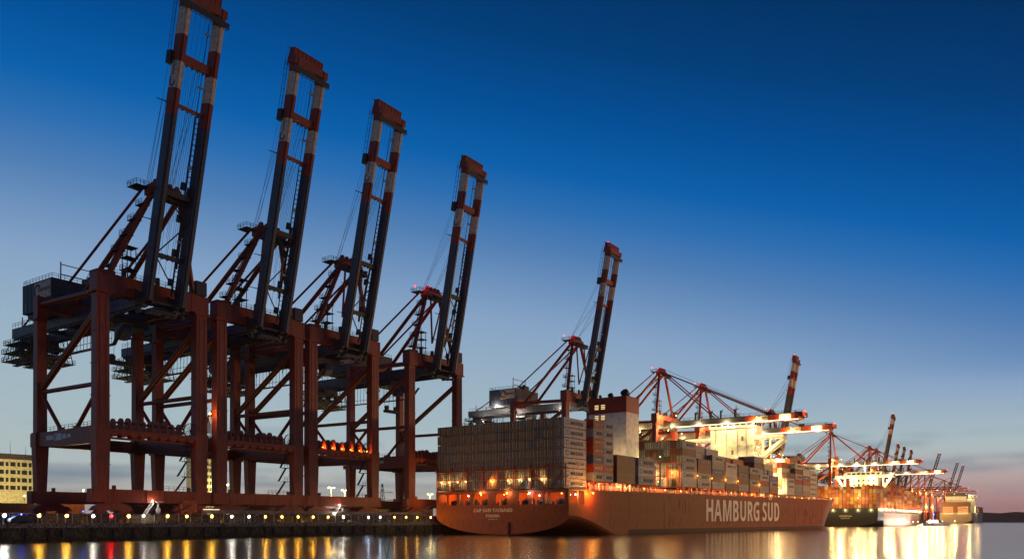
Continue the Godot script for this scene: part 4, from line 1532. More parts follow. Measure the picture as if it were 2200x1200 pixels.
	s.rail([on_ship(285, 1.8, 15.7), on_ship(312, 7.5, 15.9), on_ship(334, 21.5, 16.1)], 1.1, 2.0, 0.09)
	part(ship, "foremast", s, M.orange)
	ship_cargo()


func funnel(ship: Node3D) -> void:
	var s := Shape.new()
	s.span(on_ship(62, 14.2, 15.8), on_ship(71.6, 29.4, 42.8))
	for k in 9:
		s.box(on_ship(66.8, 14.2, 18.0 + 3.0 * k), Vector3(0.08, 0.08, 9.6))
		s.box(on_ship(62, 21.8, 18.0 + 3.0 * k), Vector3(15.2, 0.08, 0.08))
	var f := part(ship, "funnel_casing", s, M.white)
	s = Shape.new()
	s.span(on_ship(61.95, 14.15, 42.8), on_ship(71.65, 29.45, 48.6))
	s.span(on_ship(61.8, 14.0, 48.2), on_ship(71.8, 29.6, 48.5))
	part(f, "red_top", s, M.red)
	for k in [[17.4, 67.6, 1.5, 2.2], [23.4, 67.6, 1.0, 1.8], [26.4, 65.0, 0.5, 1.4], [27.6, 67.0, 0.45, 1.6], [28.6, 65.5, 0.4, 1.3]]:
		s = Shape.new()
		s.tube(on_ship(k[1], k[0], 48.5), on_ship(k[1], k[0], 48.5 + k[3] * 0.6), k[2], -1, 14)
		s.tube(on_ship(k[1], k[0], 48.5 + k[3] * 0.6), on_ship(k[1] - k[2] * 0.8, k[0], 48.5 + k[3]), k[2], -1, 14, true)
		part(f, "exhaust", s, M.black)
	# louvred vents glowing from within, on the aft face
	for h in [45.2, 41.4]:
		for v in [26.2, 23.6]:
			s = Shape.new()
			s.box(on_ship(61.96, v, h), Vector3(1.9, 2.0, 0.12))
			var vent := part(f, "vent", s, M.black)
			for k in 3:
				s = Shape.new()
				s.box(on_ship(61.88, v, h - 0.62 + 0.62 * k), Vector3(1.6, 0.34, 0.06))
				part(vent, "lit_slot", s, M.lit_pane)
	s = Shape.new()
	s.span(on_ship(61.0, 8.0, 24.3), on_ship(73.0, 14.2, 24.6))
	s.rail([on_ship(61.0, 8.0, 24.6), on_ship(73.0, 8.0, 24.6)], 1.1, 1.5)
	s.span(on_ship(71.6, 13.0, 22.0), on_ship(74.6, 30.0, 22.3))
	s.rail([on_ship(74.6, 13.0, 22.3), on_ship(74.6, 30.0, 22.3)], 1.1, 1.5)
	part(f, "funnel_deck", s, M.white)
	lamp(ship, on_ship(72.6, 11.8, 26.2), "gold", 16.0, 0.2, "funnel_lamp")
	lamp(ship, on_ship(56.0, 16.0, 27.0), "warm", 30.0, 0.2, "funnel_lamp")
	lamp(ship, on_ship(66.0, 3.0, 26.6), "warm", 50.0, 0.2, "funnel_lamp")


func bridge(ship: Node3D) -> void:
	var s := Shape.new()
	s.span(on_ship(190, 13.4, 16.0), on_ship(202, 35.2, 49.2))
	for k in 10:
		s.span(on_ship(189.9, 13.3, 19.0 + 3.1 * k), on_ship(202.1, 35.3, 19.15 + 3.1 * k))
	var b := part(ship, "deckhouse", s, M.white)
	s = Shape.new()
	s.span(on_ship(188.6, 13.0, 49.2), on_ship(201, 35.6, 52.4))
	s.span(on_ship(188.2, 12.6, 52.4), on_ship(201.4, 36.0, 52.8))
	var wheelhouse := part(ship, "wheelhouse", s, M.white)
	for k in 7:
		s = Shape.new()
		s.box(on_ship(188.56, 15.0 + 3.05 * k, 51.0), Vector3(2.3, 1.3, 0.1))
		part(wheelhouse, "window", s, M.glass)
	for k in 3:
		s = Shape.new()
		s.box(on_ship(191.0 + 3.4 * k, 12.96, 51.0), Vector3(0.1, 1.3, 2.6))
		part(wheelhouse, "window", s, M.glass)
	for j in 6:
		for k in 3:
			s = Shape.new()
			s.box(on_ship(192.5 + 3.6 * k, 13.36, 24.0 + 3.1 * j), Vector3(0.1, 1.0, 1.0))
			part(b, "window", s, M.glass)
	for j in 3:
		s = Shape.new()
		s.span(on_ship(188.9, 13.2, 28.2 + 6.2 * j), on_ship(190.0, 35.4, 28.34 + 6.2 * j))
		s.rail([on_ship(189.0, 13.2, 28.34 + 6.2 * j), on_ship(189.0, 35.4, 28.34 + 6.2 * j)], 1.05, 1.8, 0.06)
		part(b, "gallery", s, M.white)
	for v in [17.0, 21.5, 27.0, 32.5]:
		s = Shape.new()
		s.beam(on_ship(189.7, v, 18.0), on_ship(189.7, v, 48.6), 0.28, 0.28)
		part(b, "drain_pipe", s, M.galv)
	for k in [[19.0, 44.0], [24.0, 37.5], [29.6, 31.4]]:
		s = Shape.new()
		s.box(on_ship(189.92, k[0], k[1]), Vector3(1.0, 2.1, 0.14))
		part(b, "door", s, M.girder)
	# bridge wings on brackets with openings
	for side in [0, 1]:
		s = Shape.new()
		var a := 13.4 if side == 0 else 35.2
		var e := -0.4 if side == 0 else 49.0
		s.span(on_ship(190.5, a, 43.4), on_ship(196, e, 44.0))
		s.rail([on_ship(190.6, a, 44.0), on_ship(190.6, e, 44.0), on_ship(195.8, e, 44.0)], 1.2, 1.3, 0.1)
		s.span(on_ship(190.5, a, 43.2), on_ship(190.9, e, 45.0))
		s.beam(on_ship(191, e, 42.9), on_ship(191, a, 32.5), 0.5, 1.5)
		s.beam(on_ship(195.5, e, 42.9), on_ship(195.5, a, 32.5), 0.5, 1.5)
		for t in [0.3, 0.55]:
			var v := lerpf(a, e, t)
			s.span(on_ship(190.8, v - 0.5, lerpf(32.5, 42.9, t)), on_ship(191.2, v + 0.5, 43.4))
		part(ship, "bridge_wing", s, M.white)
	# deck ladders and landings on the starboard side of the house
	s = Shape.new()
	for k in 6:
		var h := 25.0 + 3.1 * k
		s.span(on_ship(190, 10.4, h), on_ship(201, 13.4, h + 0.14))
		s.rail([on_ship(190, 10.4, h), on_ship(201, 10.4, h)], 1.1, 1.4)
		s.beam(on_ship(192 + 4.0 * (k % 2), 11.4, h), on_ship(196 - 4.0 * (k % 2), 11.4, h + 3.1), 0.7, 0.12)
	part(ship, "outside_stairs", s, M.white)
	s = Shape.new()
	s.tube(on_ship(195, 24, 52.8), on_ship(195, 24, 61), 0.5, 0.2, 8)
	s.beam(on_ship(195, 21.5, 57), on_ship(195, 26.5, 57), 0.25, 0.25)
	s.beam(on_ship(195, 22.5, 59.2), on_ship(195, 25.5, 59.2), 0.5, 0.35)
	s.rail([on_ship(188.4, 36, 52.8), on_ship(188.4, 12.8, 52.8), on_ship(201.2, 12.8, 52.8)], 1.1, 1.5)
	for v in [15.0, 33.0]:
		s.tube(on_ship(196, v, 52.8), on_ship(196, v, 54.2), 0.3, -1, 8)
		s.box(on_ship(196, v, 54.6), Vector3(1.2, 1.0, 1.2))
	part(ship, "radar_mast", s, M.white)
	for k in [[183.6, 30.0, 40.0, 70.0], [184.6, 20.0, 35.0, 22.0], [186.0, 10.0, 39.0, 34.0], [187.5, 4.0, 38.2, 40.0], [187.5, 11.6, 47.0, 36.0], [198.0, 9.4, 30.0, 50.0]]:
		lamp(ship, on_ship(k[0], k[1], k[2]), "gold", k[3], 0.24, "house_floodlight")


func ship_cargo() -> void:
	var group := "containers on the big red ship"
	# the stern stack: nineteen columns, seven tiers, doors facing us
	for col in 19:
		for tier in 7:
			var v := 47.3 - 2.49 * col - (0.14 if col > 5 else 0.0) - (0.14 if col > 10 else 0.0)
			var at := ship_frame * Transform3D(Basis(), on_ship(6.1 + rng.randf_range(-0.06, 0.06), v, 13.6 + 2.9 * tier))
			var from_top := 6 - tier
			var words: String = NTH[from_top] + " tier down"
			var tone := "reefer"
			if rng.randf() < 0.12:
				tone = "pale" if rng.randf() < 0.5 else "grey"
			if col == 18:
				tone = "white"
			container(at, 12.19, 2.68, tone, "pale container in the stern stack, %s column from the left, %s" % [NTH[col], words], group, true, "" if col < 18 else ("SUD" if from_top == 4 else "MAERSK"))
	# outer row and visible ends of the bays farther forward
	var bays := [
		# u, length, height, bottom, tones from the top, marks from the top
		[14.8, 6.06, 2.59, 16.1, ["red", "grey", "red", "red", "blue", "red", "grey"], ["RED", "MAERSK", "RED", "RED", "SMALL", "RED", "MAERSK"]],
		[20.9, 6.06, 2.59, 16.1, ["grey", "grey", "pale", "grey", "grey", "red", "grey"], ["MAERSK", "MAERSK", "MAERSK", "MAERSK", "MAERSK", "RED", "MAERSK"]],
		[29.4, 12.19, 2.896, 16.1, ["brown", "brown", "brown"], ["", "", ""]],
		[43.9, 12.19, 2.896, 16.1, ["grey", "white", "grey"], ["MAERSK", "MAERSK", "MAERSK"]],
		[78.0, 12.19, 2.75, 16.65, ["grey", "brown", "grey", "grey", "white", "white"], ["MAERSK", "", "MAERSK", "MAERSK", "MAERSK", ""]],
		[92.3, 12.19, 2.7, 16.65, ["brown", "brown", "grey", "pale"], ["RED", "", "MAERSK", "MAERSK"]],
		[106.0, 12.19, 2.6, 16.65, ["pale", "grey", "blue", "brown", "pale"], ["MAERSK", "", "SMALL", "", ""]],
		[119.8, 12.19, 2.7, 16.65, ["white", "white", "pale", "brown"], ["SUD", "", "", ""]],
		[134.0, 12.19, 2.7, 16.65, ["brown", "dark", "brown", "grey"], ["", "SMALL", "", ""]],
		[147.2, 12.19, 2.6, 16.65, ["grey", "brown", "grey", "orange"], ["MAERSK", "", "MAERSK", ""]],
		[160.2, 12.19, 2.7, 16.65, ["pale", "red", "grey"], ["MAERSK", "", ""]],
		[173.3, 12.19, 2.7, 16.65, ["violet", "grey", "orange"], ["SMALL", "MAERSK", ""]],
		[198.3, 12.19, 2.6, 16.75, ["brown", "pale", "white", "white"], ["", "MAERSK", "MAERSK", ""]],
		[211.2, 12.19, 2.6, 16.75, ["white", "brown", "pink", "red", "grey", "grey"], ["MAERSK", "", "MAERSK", "", "", ""]],
		[224.2, 12.19, 2.55, 16.75, ["pale", "white", "violet", "orange", "pale", "pink"], ["MAERSK", "", "SMALL", "", "", ""]],
		[236.8, 12.19, 2.5, 16.75, ["white", "white", "white", "white", "white"], ["MAERSK", "SUD", "SUD", "SUD", "SUD"]],
		[249.6, 12.19, 2.5, 16.75, ["brown", "dark", "grey", "orange", "pale"], ["", "", "", "", ""]],
		[262.4, 12.19, 2.5, 16.75, ["pink", "orange", "pink", "pink", "orange", "pink"], ["", "", "", "", "", ""]],
	]
	var place := {}
	for n in bays.size():
		var b = bays[n]
		for k in b[4].size():
			var tier: int = b[4].size() - 1 - k
			var inboard := 0.0 if b[0] < 245.0 else 3.0 if b[0] < 258.0 else 8.0
			var at := ship_frame * Transform3D(Basis(), on_ship(b[0] + b[1] * 0.5, 1.26 + inboard, b[3] + (b[2] + 0.02) * tier))
			var words: String = "topmost" if k == 0 else "lowest" if tier == 0 else NTH[k] + " from top"
			container(at, b[1], b[2], b[4][k], "%s container on the ship's starboard side, %s bay forward of the stern, %s" % [b[4][k], NTH[n], words], group, n > 3, b[5][k])
	# ends facing us across the gap behind the funnel
	var mixed := ["grey", "brown", "grey", "red", "brown", "grey", "pale", "brown", "dark"]
	for col in 13:
		for tier in 6:
			var tone: String = "white" if tier in [1, 2] else mixed[rng.randi() % mixed.size()]
			if tier == 0:
				tone = "grey" if col % 2 else "green"
			var at := ship_frame * Transform3D(Basis(), on_ship(84.1, 3.78 + 2.52 * col, 16.65 + 2.77 * tier))
			container(at, 12.19, 2.75, tone, "%s container end beside the funnel, %s column from the right, %s tier up" % [tone, NTH[col], NTH[tier]], group, true)
	# upper inner rows that show over the outer ones
	var spots := []
	for k in [[92.3, 2.7, 4, 5, 7], [92.3, 2.7, 5, 6, 6], [106.0, 2.6, 5, 6, 5], [119.8, 2.7, 4, 5, 8], [134.0, 2.7, 4, 5, 9], [160.2, 2.7, 3, 6, 3], [173.3, 2.7, 3, 5, 4], [198.3, 2.6, 4, 6, 8], [211.2, 2.6, 6, 7, 6]]:
		for col in k[4]:
			for tier in range(k[2], k[3]):
				spots.append(on_ship(k[0] + 6.1, 3.78 + 2.52 * col, 16.65 + (k[1] + 0.02) * tier))
	# the rest of the stacks, inside
	for k in [[29.4, 3, 19], [43.9, 3, 19], [92.3, 4, 19], [106.0, 5, 19], [119.8, 4, 19], [134.0, 4, 19], [147.2, 4, 19], [160.2, 3, 19], [173.3, 3, 19], [198.3, 4, 19], [211.2, 5, 19], [224.2, 5, 18], [236.8, 5, 17], [249.6, 5, 15], [262.4, 5, 12]]:
		for col in range(1, k[2]):
			for tier in k[1]:
				spots.append(on_ship(k[0] + 6.1, 1.26 + 2.52 * col + (0.0 if k[0] < 245.0 else 3.0 if k[0] < 258.0 else 8.0), 16.75 + 2.6 * tier))
	for col in range(1, 19):
		for tier in 7:
			spots.append(on_ship(21.0, 1.26 + 2.52 * col, 16.1 + 2.59 * tier))
	var tones := [Color(0.5, 0.47, 0.42), Color(0.16, 0.06, 0.035), Color(0.3, 0.3, 0.3), Color(0.62, 0.58, 0.5), Color(0.36, 0.06, 0.03), Color(0.45, 0.14, 0.05), Color(0.5, 0.48, 0.45)]
	bulk("container_stacks", spots, tones, 12.19, 2.55, "inner rows of mixed containers between the big ship's outer stacks", ship_frame)


# ---------------------------------------------------------------- ships farther along
func plain_hull(long: float, wide: float, top: float) -> Shape:
	var s := Shape.new()
	var n := 24
	var m := 8
	for i in n:
		for side in [-1.0, 1.0]:
			for k in m:
				var p := []
				for c in [[i, k], [i, k + 1], [i + 1, k + 1], [i + 1, k]]:
					var q := float(c[0]) / n
					var y := lerpf(top, -1.0, float(c[1]) / m)
					var lift := lerpf(1.0, 0.0, smoothstep(0.0, 0.16, q))
					var hb := wide * 0.5
					if y < 5.5:
						hb *= sqrt(maxf(0.0, 1.0 - lift * pow(clampf((5.5 - y) / 6.6, 0.0, 1.0), 2.0)))
					var w := clampf(y / top, 0.0, 1.0)
					var u := long * lerpf(0.95, 1.0, w) * q
					if q > 0.74:
						hb *= 1.0 - pow((q - 0.74) / 0.26, lerpf(1.6, 2.6, w))
					p.append(on_ship(u, wide * 0.5 - side * hb, y))
				if side > 0.0:
					s.quad(p[0], p[1], p[2], p[3])
				else:
					s.quad(p[3], p[2], p[1], p[0])
	s.span(on_ship(0.4, 1.0, top - 0.5), on_ship(long * 0.74, wide - 1.0, top - 0.1))
	var out := PackedVector2Array()
	for k in 21:
		var a := PI * k / 20.0
		out.append(Vector2(-wide * 0.5 + wide * 0.5 * cos(a), 5.5 - 5.6 * sin(a)))
	out.append(Vector2(-wide, top))
	out.append(Vector2(0, top))
	s.prism(out, -0.1, 0.1)
	return s


func far_ships() -> void:
	var s: Shape
	var group := "container ships at the quay"
	# the black ship beyond the big one's bow
	var z1 := 570.0
	var fr := Transform3D(Basis(), quay_point(111.0, 615.0, 0))
	var ship := thing("container_ship", "black sterned container ship stacked with orange boxes beyond the red bow", "ship", fr, group)
	part(ship, "hull", plain_hull(262.0, 43.0, 13.0), M.hull_black)
	s = Shape.new()
	s.span(on_ship(22, -0.06, 0.4), on_ship(190, 0.3, 9.6))
	part(ship, "pale_side_band", s, M.box_pink)
	s = Shape.new()
	for k in 21:
		var a := PI * k / 20.0
		if k < 20:
			var b := PI * (k + 1) / 20.0
			s.quad(Vector3(-21.5 + 21.5 * cos(b), 5.5 - 5.6 * sin(b), 0.14), Vector3(-21.5 + 21.5 * cos(a), 5.5 - 5.6 * sin(a), 0.14), Vector3(-21.5 + 20.6 * cos(a), 6.2 - 5.0 * sin(a), 0.14), Vector3(-21.5 + 20.6 * cos(b), 6.2 - 5.0 * sin(b), 0.14))
	part(ship, "red_boot", s, M.boot)
	for v in [4.5, 13.0, 21.5, 30.0, 38.5]:
		s = Shape.new()
		s.box(on_ship(-0.14, v, 10.6), Vector3(4.6, 2.2, 0.1))
		part(ship, "mooring_port", s, M.black)
		lamp(ship, on_ship(-0.7, v, 11.6), "gold", 40.0, 0.2, "stern_lamp")
	lettering(ship, "ZIM VIETNAM", M.sign, Transform3D(Basis(), on_ship(-0.16, 21.5, 7.4)), 8.6, 0.9, bold, "stern_lettering")
	lettering(ship, "MONROVIA", M.sign, Transform3D(Basis(), on_ship(-0.16, 21.5, 5.8)), 6.0, 0.7, bold, "stern_lettering")
	house(ship, 62.0, 43.0, 13.0, 42.0)
	for k in 14:
		lamp(ship, on_ship(20.0 + 16.0 * k, -1.2, 12.4), "warm", 110.0, 0.22, "side_lamp")
	for u in [60.0, 85.0, 110.0, 135.0]:
		lamp(ship, on_ship(u, -6.5, 3.2), "white", 130.0, 0.24, "waterside_floodlight")
	var tones := [Color(0.5, 0.15, 0.04), Color(0.45, 0.09, 0.03), Color(0.55, 0.3, 0.08), Color(0.5, 0.2, 0.05), Color(0.3, 0.07, 0.03), Color(0.6, 0.45, 0.25), Color(0.42, 0.12, 0.05)]
	var spots := []
	for col in 16:
		for tier in 6:
			if tier < 5 or col < 4 or (col > 11 and tier < 6):
				spots.append(on_ship(8.5, 2.6 + 2.52 * col, 13.1 + 2.7 * tier))
	for bay in 5:
		for col in 16:
			for tier in 3 + (bay * 2) % 3 + (col * 5 + bay) % 2:
				if bay > 0:
					spots.append(on_ship(8.5 + 14.0 * bay, 2.6 + 2.52 * col, 13.1 + 2.7 * tier))
	for bay in 10:
		for col in 14:
			for tier in maxi(1, 7 - bay % 4 - bay / 4 + (col + bay) % 2):
				spots.append(on_ship(86.0 + 13.5 * bay, 2.6 + 2.52 * col, 13.1 + 2.7 * tier))
	rng.seed = 21
	var shuffled := []
	for k in spots.size():
		shuffled.append(tones[rng.randi() % tones.size()])
	bulk("container_stacks", spots, shuffled, 12.19, 2.6, "stacks of orange and brown containers on the black sterned ship", fr)
	for k in [[5.0, 10.0, 32.0], [5.0, 32.0, 32.0], [-6.0, 12.0, 20.0], [-6.0, 30.0, 20.0]]:
		lamp(ship, on_ship(k[0], k[1], k[2]), "gold", 150.0, 0.22, "stern_floodlight")
	# mast with a blue light beside the black ship
	var boat := thing("harbour_launch", "small launch with tall blue lit mast and two dazzling white lamps", "boat", Transform3D(Basis(), quay_point(90.0, 742.0, 0)), "")
	s = Shape.new()
	s.prism(PackedVector2Array([Vector2(-9, 0), Vector2(9, 0), Vector2(11.5, 2.6), Vector2(-9.5, 2.0)]), -2.6, 2.6, Transform3D(Basis(Vector3.UP, 0.6), Vector3.ZERO))
	part(boat, "launch_hull", s, M.hull_black)
	s = Shape.new()
	s.box(Vector3(-2, 3.4, 0), Vector3(6, 2.6, 3.8), Basis(Vector3.UP, 0.6))
	part(boat, "wheelhouse", s, M.white)
	s = Shape.new()
	s.tube(Vector3(-2, 4.6, 0), Vector3(-2, 17, 0), 0.35, 0.2, 8)
	part(boat, "mast", s, M.sky_blue)
	lamp(boat, Vector3(-1.2, 9.0, 0.8), "blue", 60.0, 0.22, "mast_lamp")
	lamp(boat, Vector3(5.0, 3.6, 3.4), "white", 110.0, 0.24, "searchlight")
	lamp(boat, Vector3(-6.2, 3.4, 3.4), "white", 90.0, 0.24, "searchlight")
	lamp(boat, Vector3(13.0, 3.8, -4.0), "white", 130.0, 0.24, "searchlight")
	# the farthest ship
	var f2 := Transform3D(Basis(), quay_point(122.0, 1400.0, 0))
	var last := thing("container_ship", "farthest container ship seen stern on, rows of small lamps across it", "ship", f2, group)
	part(last, "hull", plain_hull(250.0, 43.0, 16.0), M.hull_grey)
	s = Shape.new()
	s.span(on_ship(0.5, 2, 16), on_ship(12, 41, 32))
	s.span(on_ship(-0.3, 2, 18.8), on_ship(0.5, 41, 19.2))
	s.span(on_ship(-0.3, 2, 22.2), on_ship(0.5, 41, 22.6))
	s.span(on_ship(-0.3, 2, 25.6), on_ship(0.5, 41, 26.0))
	part(last, "stern_house", s, M.box_brown)
	s = Shape.new()
	s.span(on_ship(14, 8, 16), on_ship(24, 35, 41))
	part(last, "funnel_block", s, M.white)
	s = Shape.new()
	s.span(on_ship(13.8, 7.8, 41), on_ship(24.2, 35.2, 45.5))
	part(last, "dark_top", s, M.slate)
	s = Shape.new()
	s.span(on_ship(60, 1, 16), on_ship(72, 14, 40))
	s.span(on_ship(59, -3, 40), on_ship(73, 16, 43))
	part(last, "bridge_house", s, M.white)
	for w in 3:
		s = Shape.new()
		s.box(on_ship(58.9, 1.0 + 4.6 * w, 41.5), Vector3(3.4, 1.6, 0.2))
		part(last, "window", s, M.glass)
	for row in 4:
		for v in [6.0, 9.6, 13.2, 16.8, 26.0, 29.6, 33.2, 36.8]:
			lamp(last, on_ship(-0.9, v, 15.2 + 2.9 * row), "gold", 9.0, 0.22, "gallery_lamp")
	for k in [[56.0, 8.0, 44.6, 300.0], [40.0, -2.0, 24.0, 90.0], [66.0, -2.5, 22.0, 160.0], [80.0, -2.0, 18.0, 160.0]]:
		lamp(last, on_ship(k[0], k[1], k[2]), "gold", k[3], 0.24, "house_floodlight")
	spots = []
	for bay in 11:
		for col in 15:
			for tier in 4:
				spots.append(on_ship(84.0 + 13.5 * bay, 3.6 + 2.52 * col, 16.0 + 2.6 * tier))
	bulk("container_stacks", spots, shuffled, 12.19, 2.6, "container stacks on the farthest ship, hidden behind its stern house", f2)


func house(ship: Node3D, u: float, wide: float, base: float, high: float) -> void:
	var s := Shape.new()
	var c := wide * 0.5
	s.span(on_ship(u, c - 10, base), on_ship(u + 12, c + 10, high - 4))
	var b := part(ship, "deckhouse", s, M.white)
	for j in 4:
		for k in 5:
			s = Shape.new()
			s.box(on_ship(u - 0.05, c - 7 + 3.5 * k, base + 12.0 + 3.4 * j), Vector3(1.6, 1.6, 0.1))
			part(b, "window", s, M.glass)
	s = Shape.new()
	s.span(on_ship(u - 1, c - 13, high - 4), on_ship(u + 12, c + 13, high))
	var w := part(ship, "wheelhouse", s, M.white)
	for k in 7:
		s = Shape.new()
		s.box(on_ship(u - 1.05, c - 10.5 + 3.5 * k, high - 1.6), Vector3(2.6, 1.4, 0.1))
		part(w, "window", s, M.glass)
	for side in [-1.0, 1.0]:
		s = Shape.new()
		s.span(on_ship(u, c + side * 10, high - 4.6), on_ship(u + 5, c + side * (c + 0.6), high - 4.0))
		s.span(on_ship(u, c + side * 10, high - 4.0), on_ship(u + 0.3, c + side * (c + 0.6), high - 2.6))
		s.span(on_ship(u, c + side * (c - 0.2), high - 5.0), on_ship(u + 4, c + side * (c + 0.6), high - 2.6))
		s.beam(on_ship(u + 1, c + side * (c - 2), high - 4.6), on_ship(u + 1, c + side * 12.0, base + 13.0), 0.8, 1.6)
		s.beam(on_ship(u + 1, c + side * 14.0, high - 4.6), on_ship(u + 1, c + side * 14.0, base + 15.0), 0.8, 1.0)
		part(ship, "bridge_wing", s, M.white)
	s = Shape.new()
	s.tube(on_ship(u + 5, c, high), on_ship(u + 5, c, high + 9), 0.5, 0.25, 8)
	s.beam(on_ship(u + 5, c - 3, high + 5), on_ship(u + 5, c + 3, high + 5), 0.3, 0.3)
	part(ship, "radar_mast", s, M.white)
	for k in [[-4.0, -6.0, -7.0], [-4.0, 8.0, -7.0], [-3.0, -17.0, -7.0], [-3.0, 17.0, -7.0], [2.0, 0.0, 2.0]]:
		lamp(ship, on_ship(u + k[0], c + k[1], high + k[2]), "gold", 150.0, 0.24, "house_floodlight")


# ---------------------------------------------------------------- along the quay edge
func quay_things() -> void:
	var s := Shape.new()
	# the quay wall: concrete cap, mossy face, timber fenders
	s.span(Vector3(-171.0, -6, -1720), Vector3(QUAY_X - 0.15, 2.9, 320))
	var wall := part(self, "quay_wall", s, M.mossy)
	tag(wall, "dark mossy quay wall under the row of lamps", "quay wall")
	s = Shape.new()
	for k in 150:
		s.span(Vector3(-170.9, 2.9, -42.0 - 6.0 * k - 5.94), Vector3(QUAY_X, QUAY_Y + 0.004 + 0.01 * (k % 2), -42.0 - 6.0 * k))
	part(wall, "coping", s, M.concrete)
	for k in 44:
		s = Shape.new()
		var z := -60.0 - 4.4 * k
		s.span(Vector3(QUAY_X - 0.15, -2, z), Vector3(QUAY_X + 0.22, 2.7, z + 0.5))
		part(wall, "fender_pile", s, M.timber)
	for k in [[-84.0, 2.4], [-137.0, 2.6], [-108.0, 2.0], [-160.0, 2.2], [-184.0, 2.2]]:
		s = Shape.new()
		s.span(Vector3(QUAY_X - 0.1, 1.0, k[0]), Vector3(QUAY_X + 0.5, 2.5, k[0] - k[1]))
		part(wall, "rubber_fender", s, M.black)
	for z in [-74.0, -98.0, -122.0, -148.0, -172.0, -198.0]:
		s = Shape.new()
		for d in [-0.3, 0.3]:
			s.beam(Vector3(QUAY_X + 0.12, -0.5, z + d), Vector3(QUAY_X + 0.12, 4.5, z + d), 0.08, 0.08)
		for k in 14:
			s.box(Vector3(QUAY_X + 0.12, 0.1 + 0.28 * k, z), Vector3(0.05, 0.05, 0.6))
		part(wall, "ladder", s, M.steel)
	s = Shape.new()
	s.span(Vector3(QUAY_X - 0.1, 0.35, -1000), Vector3(QUAY_X + 0.12, 0.7, -40))
	part(wall, "waling", s, M.timber)
	for k in 16:
		var b := thing("bollard", "iron mooring bollard on the quay edge, %s from the left" % NTH[k], "bollard", Transform3D(Basis(), quay_point(168.9, 72.0 + 8.4 * k, QUAY_Y)), "mooring bollards on the quay edge")
		s = Shape.new()
		s.tube(Vector3.ZERO, Vector3(0, 0.42, 0), 0.22, 0.18, 8)
		s.tube(Vector3(0, 0.42, 0), Vector3(0, 0.6, 0), 0.32, 0.26, 8, true)
		part(b, "post", s, M.black)
	# low flood wall with the lamps on it
	s = Shape.new()
	s.span(quay_point(170.35, 60, QUAY_Y), quay_point(170.05, 206, QUAY_Y + 0.35))
	var flood := part(self, "flood_wall", s, M.wall_stone)
	tag(flood, "low concrete flood wall behind the quay edge carrying the lamps", "wall")
	for k in 48:
		s = Shape.new()
		s.span(quay_point(170.3, 60.0 + 3.04 * k, QUAY_Y + 0.35), quay_point(170.1, 60.0 + 3.04 * k + 2.96, QUAY_Y + 1.9))
		part(flood, "panel", s, M.wall_stone)
		s = Shape.new()
		s.span(quay_point(170.4, 60.0 + 3.04 * k - 0.08, QUAY_Y), quay_point(170.0, 60.0 + 3.04 * k + 0.0, QUAY_Y + 1.96))
		part(flood, "post", s, M.galv)
	var lamps := [
		[74.0, "white", 22.0], [80.4, "amber", 20.0], [85.8, "amber", 20.0], [91.3, "white", 10.0], [95.2, "red", 16.0], [99.1, "amber", 20.0], [108.4, "amber", 20.0], [113.3, "amber", 20.0], [120.0, "amber", 18.0], [125.6, "white", 16.0],
		[130.7, "white", 6.0], [135.7, "amber", 20.0], [141.0, "amber", 22.0], [146.4, "amber", 20.0], [151.6, "amber", 16.0], [157.0, "amber", 20.0], [162.7, "white", 22.0], [172.7, "cold", 18.0], [177.6, "cold", 20.0], [183.8, "orange", 20.0], [189.1, "amber", 22.0], [194.3, "amber", 22.0], [200.8, "warm", 14.0],
	]
	var names := {"white": "white", "amber": "yellow", "red": "red", "cold": "bluish white", "orange": "orange", "warm": "warm white"}
	for k in lamps.size():
		var q = lamps[k]
		var o := thing("quay_lamp", "%s lamp on the flood wall, %s from the left" % [names[q[1]], NTH[k] if k < 19 else ["twentieth", "twenty-first", "twenty-second", "twenty-third"][k - 19]], "lamp", Transform3D(Basis(), quay_point(169.9, q[0], QUAY_Y)), "lamps along the quay edge")
		s = Shape.new()
		s.beam(Vector3(0, 0, 0), Vector3(0, 1.75, 0), 0.1, 0.1)
		s.beam(Vector3(0, 1.7, 0), Vector3(0.35, 1.78, 0), 0.08, 0.08)
		part(o, "post", s, M.galv)
		s = Shape.new()
		s.tube(Vector3(0.1, 1.5, 0), Vector3(0.5, 1.5, 0), 0.2, 0.34, 16)
		s.tube(Vector3(0.06, 1.5, 0), Vector3(0.1, 1.5, 0), 0.2, 0.2, 16, true)
		s.tube(Vector3(0.5, 1.5, 0), Vector3(0.56, 1.5, 0), 0.34, 0.34, 16)
		part(o, "reflector", s, M.white)
		lamp(o, Vector3(0.45, 1.5, 0), q[1], q[2] * (3.2 if q[0] < 186.0 else 1.8), 0.24)
	# long pipe bridge on posts
	var pipe := thing("pipe_bridge", "long pale pipe bridge on thin posts above the flood wall lamps", "pipe bridge", Transform3D())
	s = Shape.new()
	s.span(quay_point(171.05, 118.0, 6.05), quay_point(170.5, 202.0, 6.85))
	s.span(quay_point(171.1, 118.0, 6.85), quay_point(170.45, 202.0, 6.92))
	part(pipe, "duct", s, M.roof)
	for k in 15:
		s = Shape.new()
		s.beam(quay_point(170.6, 118.4 + 5.9 * k, QUAY_Y), quay_point(170.6, 118.4 + 5.9 * k, 6.05), 0.16, 0.16)
		part(pipe, "post", s, M.galv)
	for k in [120.6]:
		s = Shape.new()
		s.box(quay_point(170.4, k, 6.98), Vector3(0.2, 0.1, 4.4))
		part(pipe, "light_tube", s, M.strip)
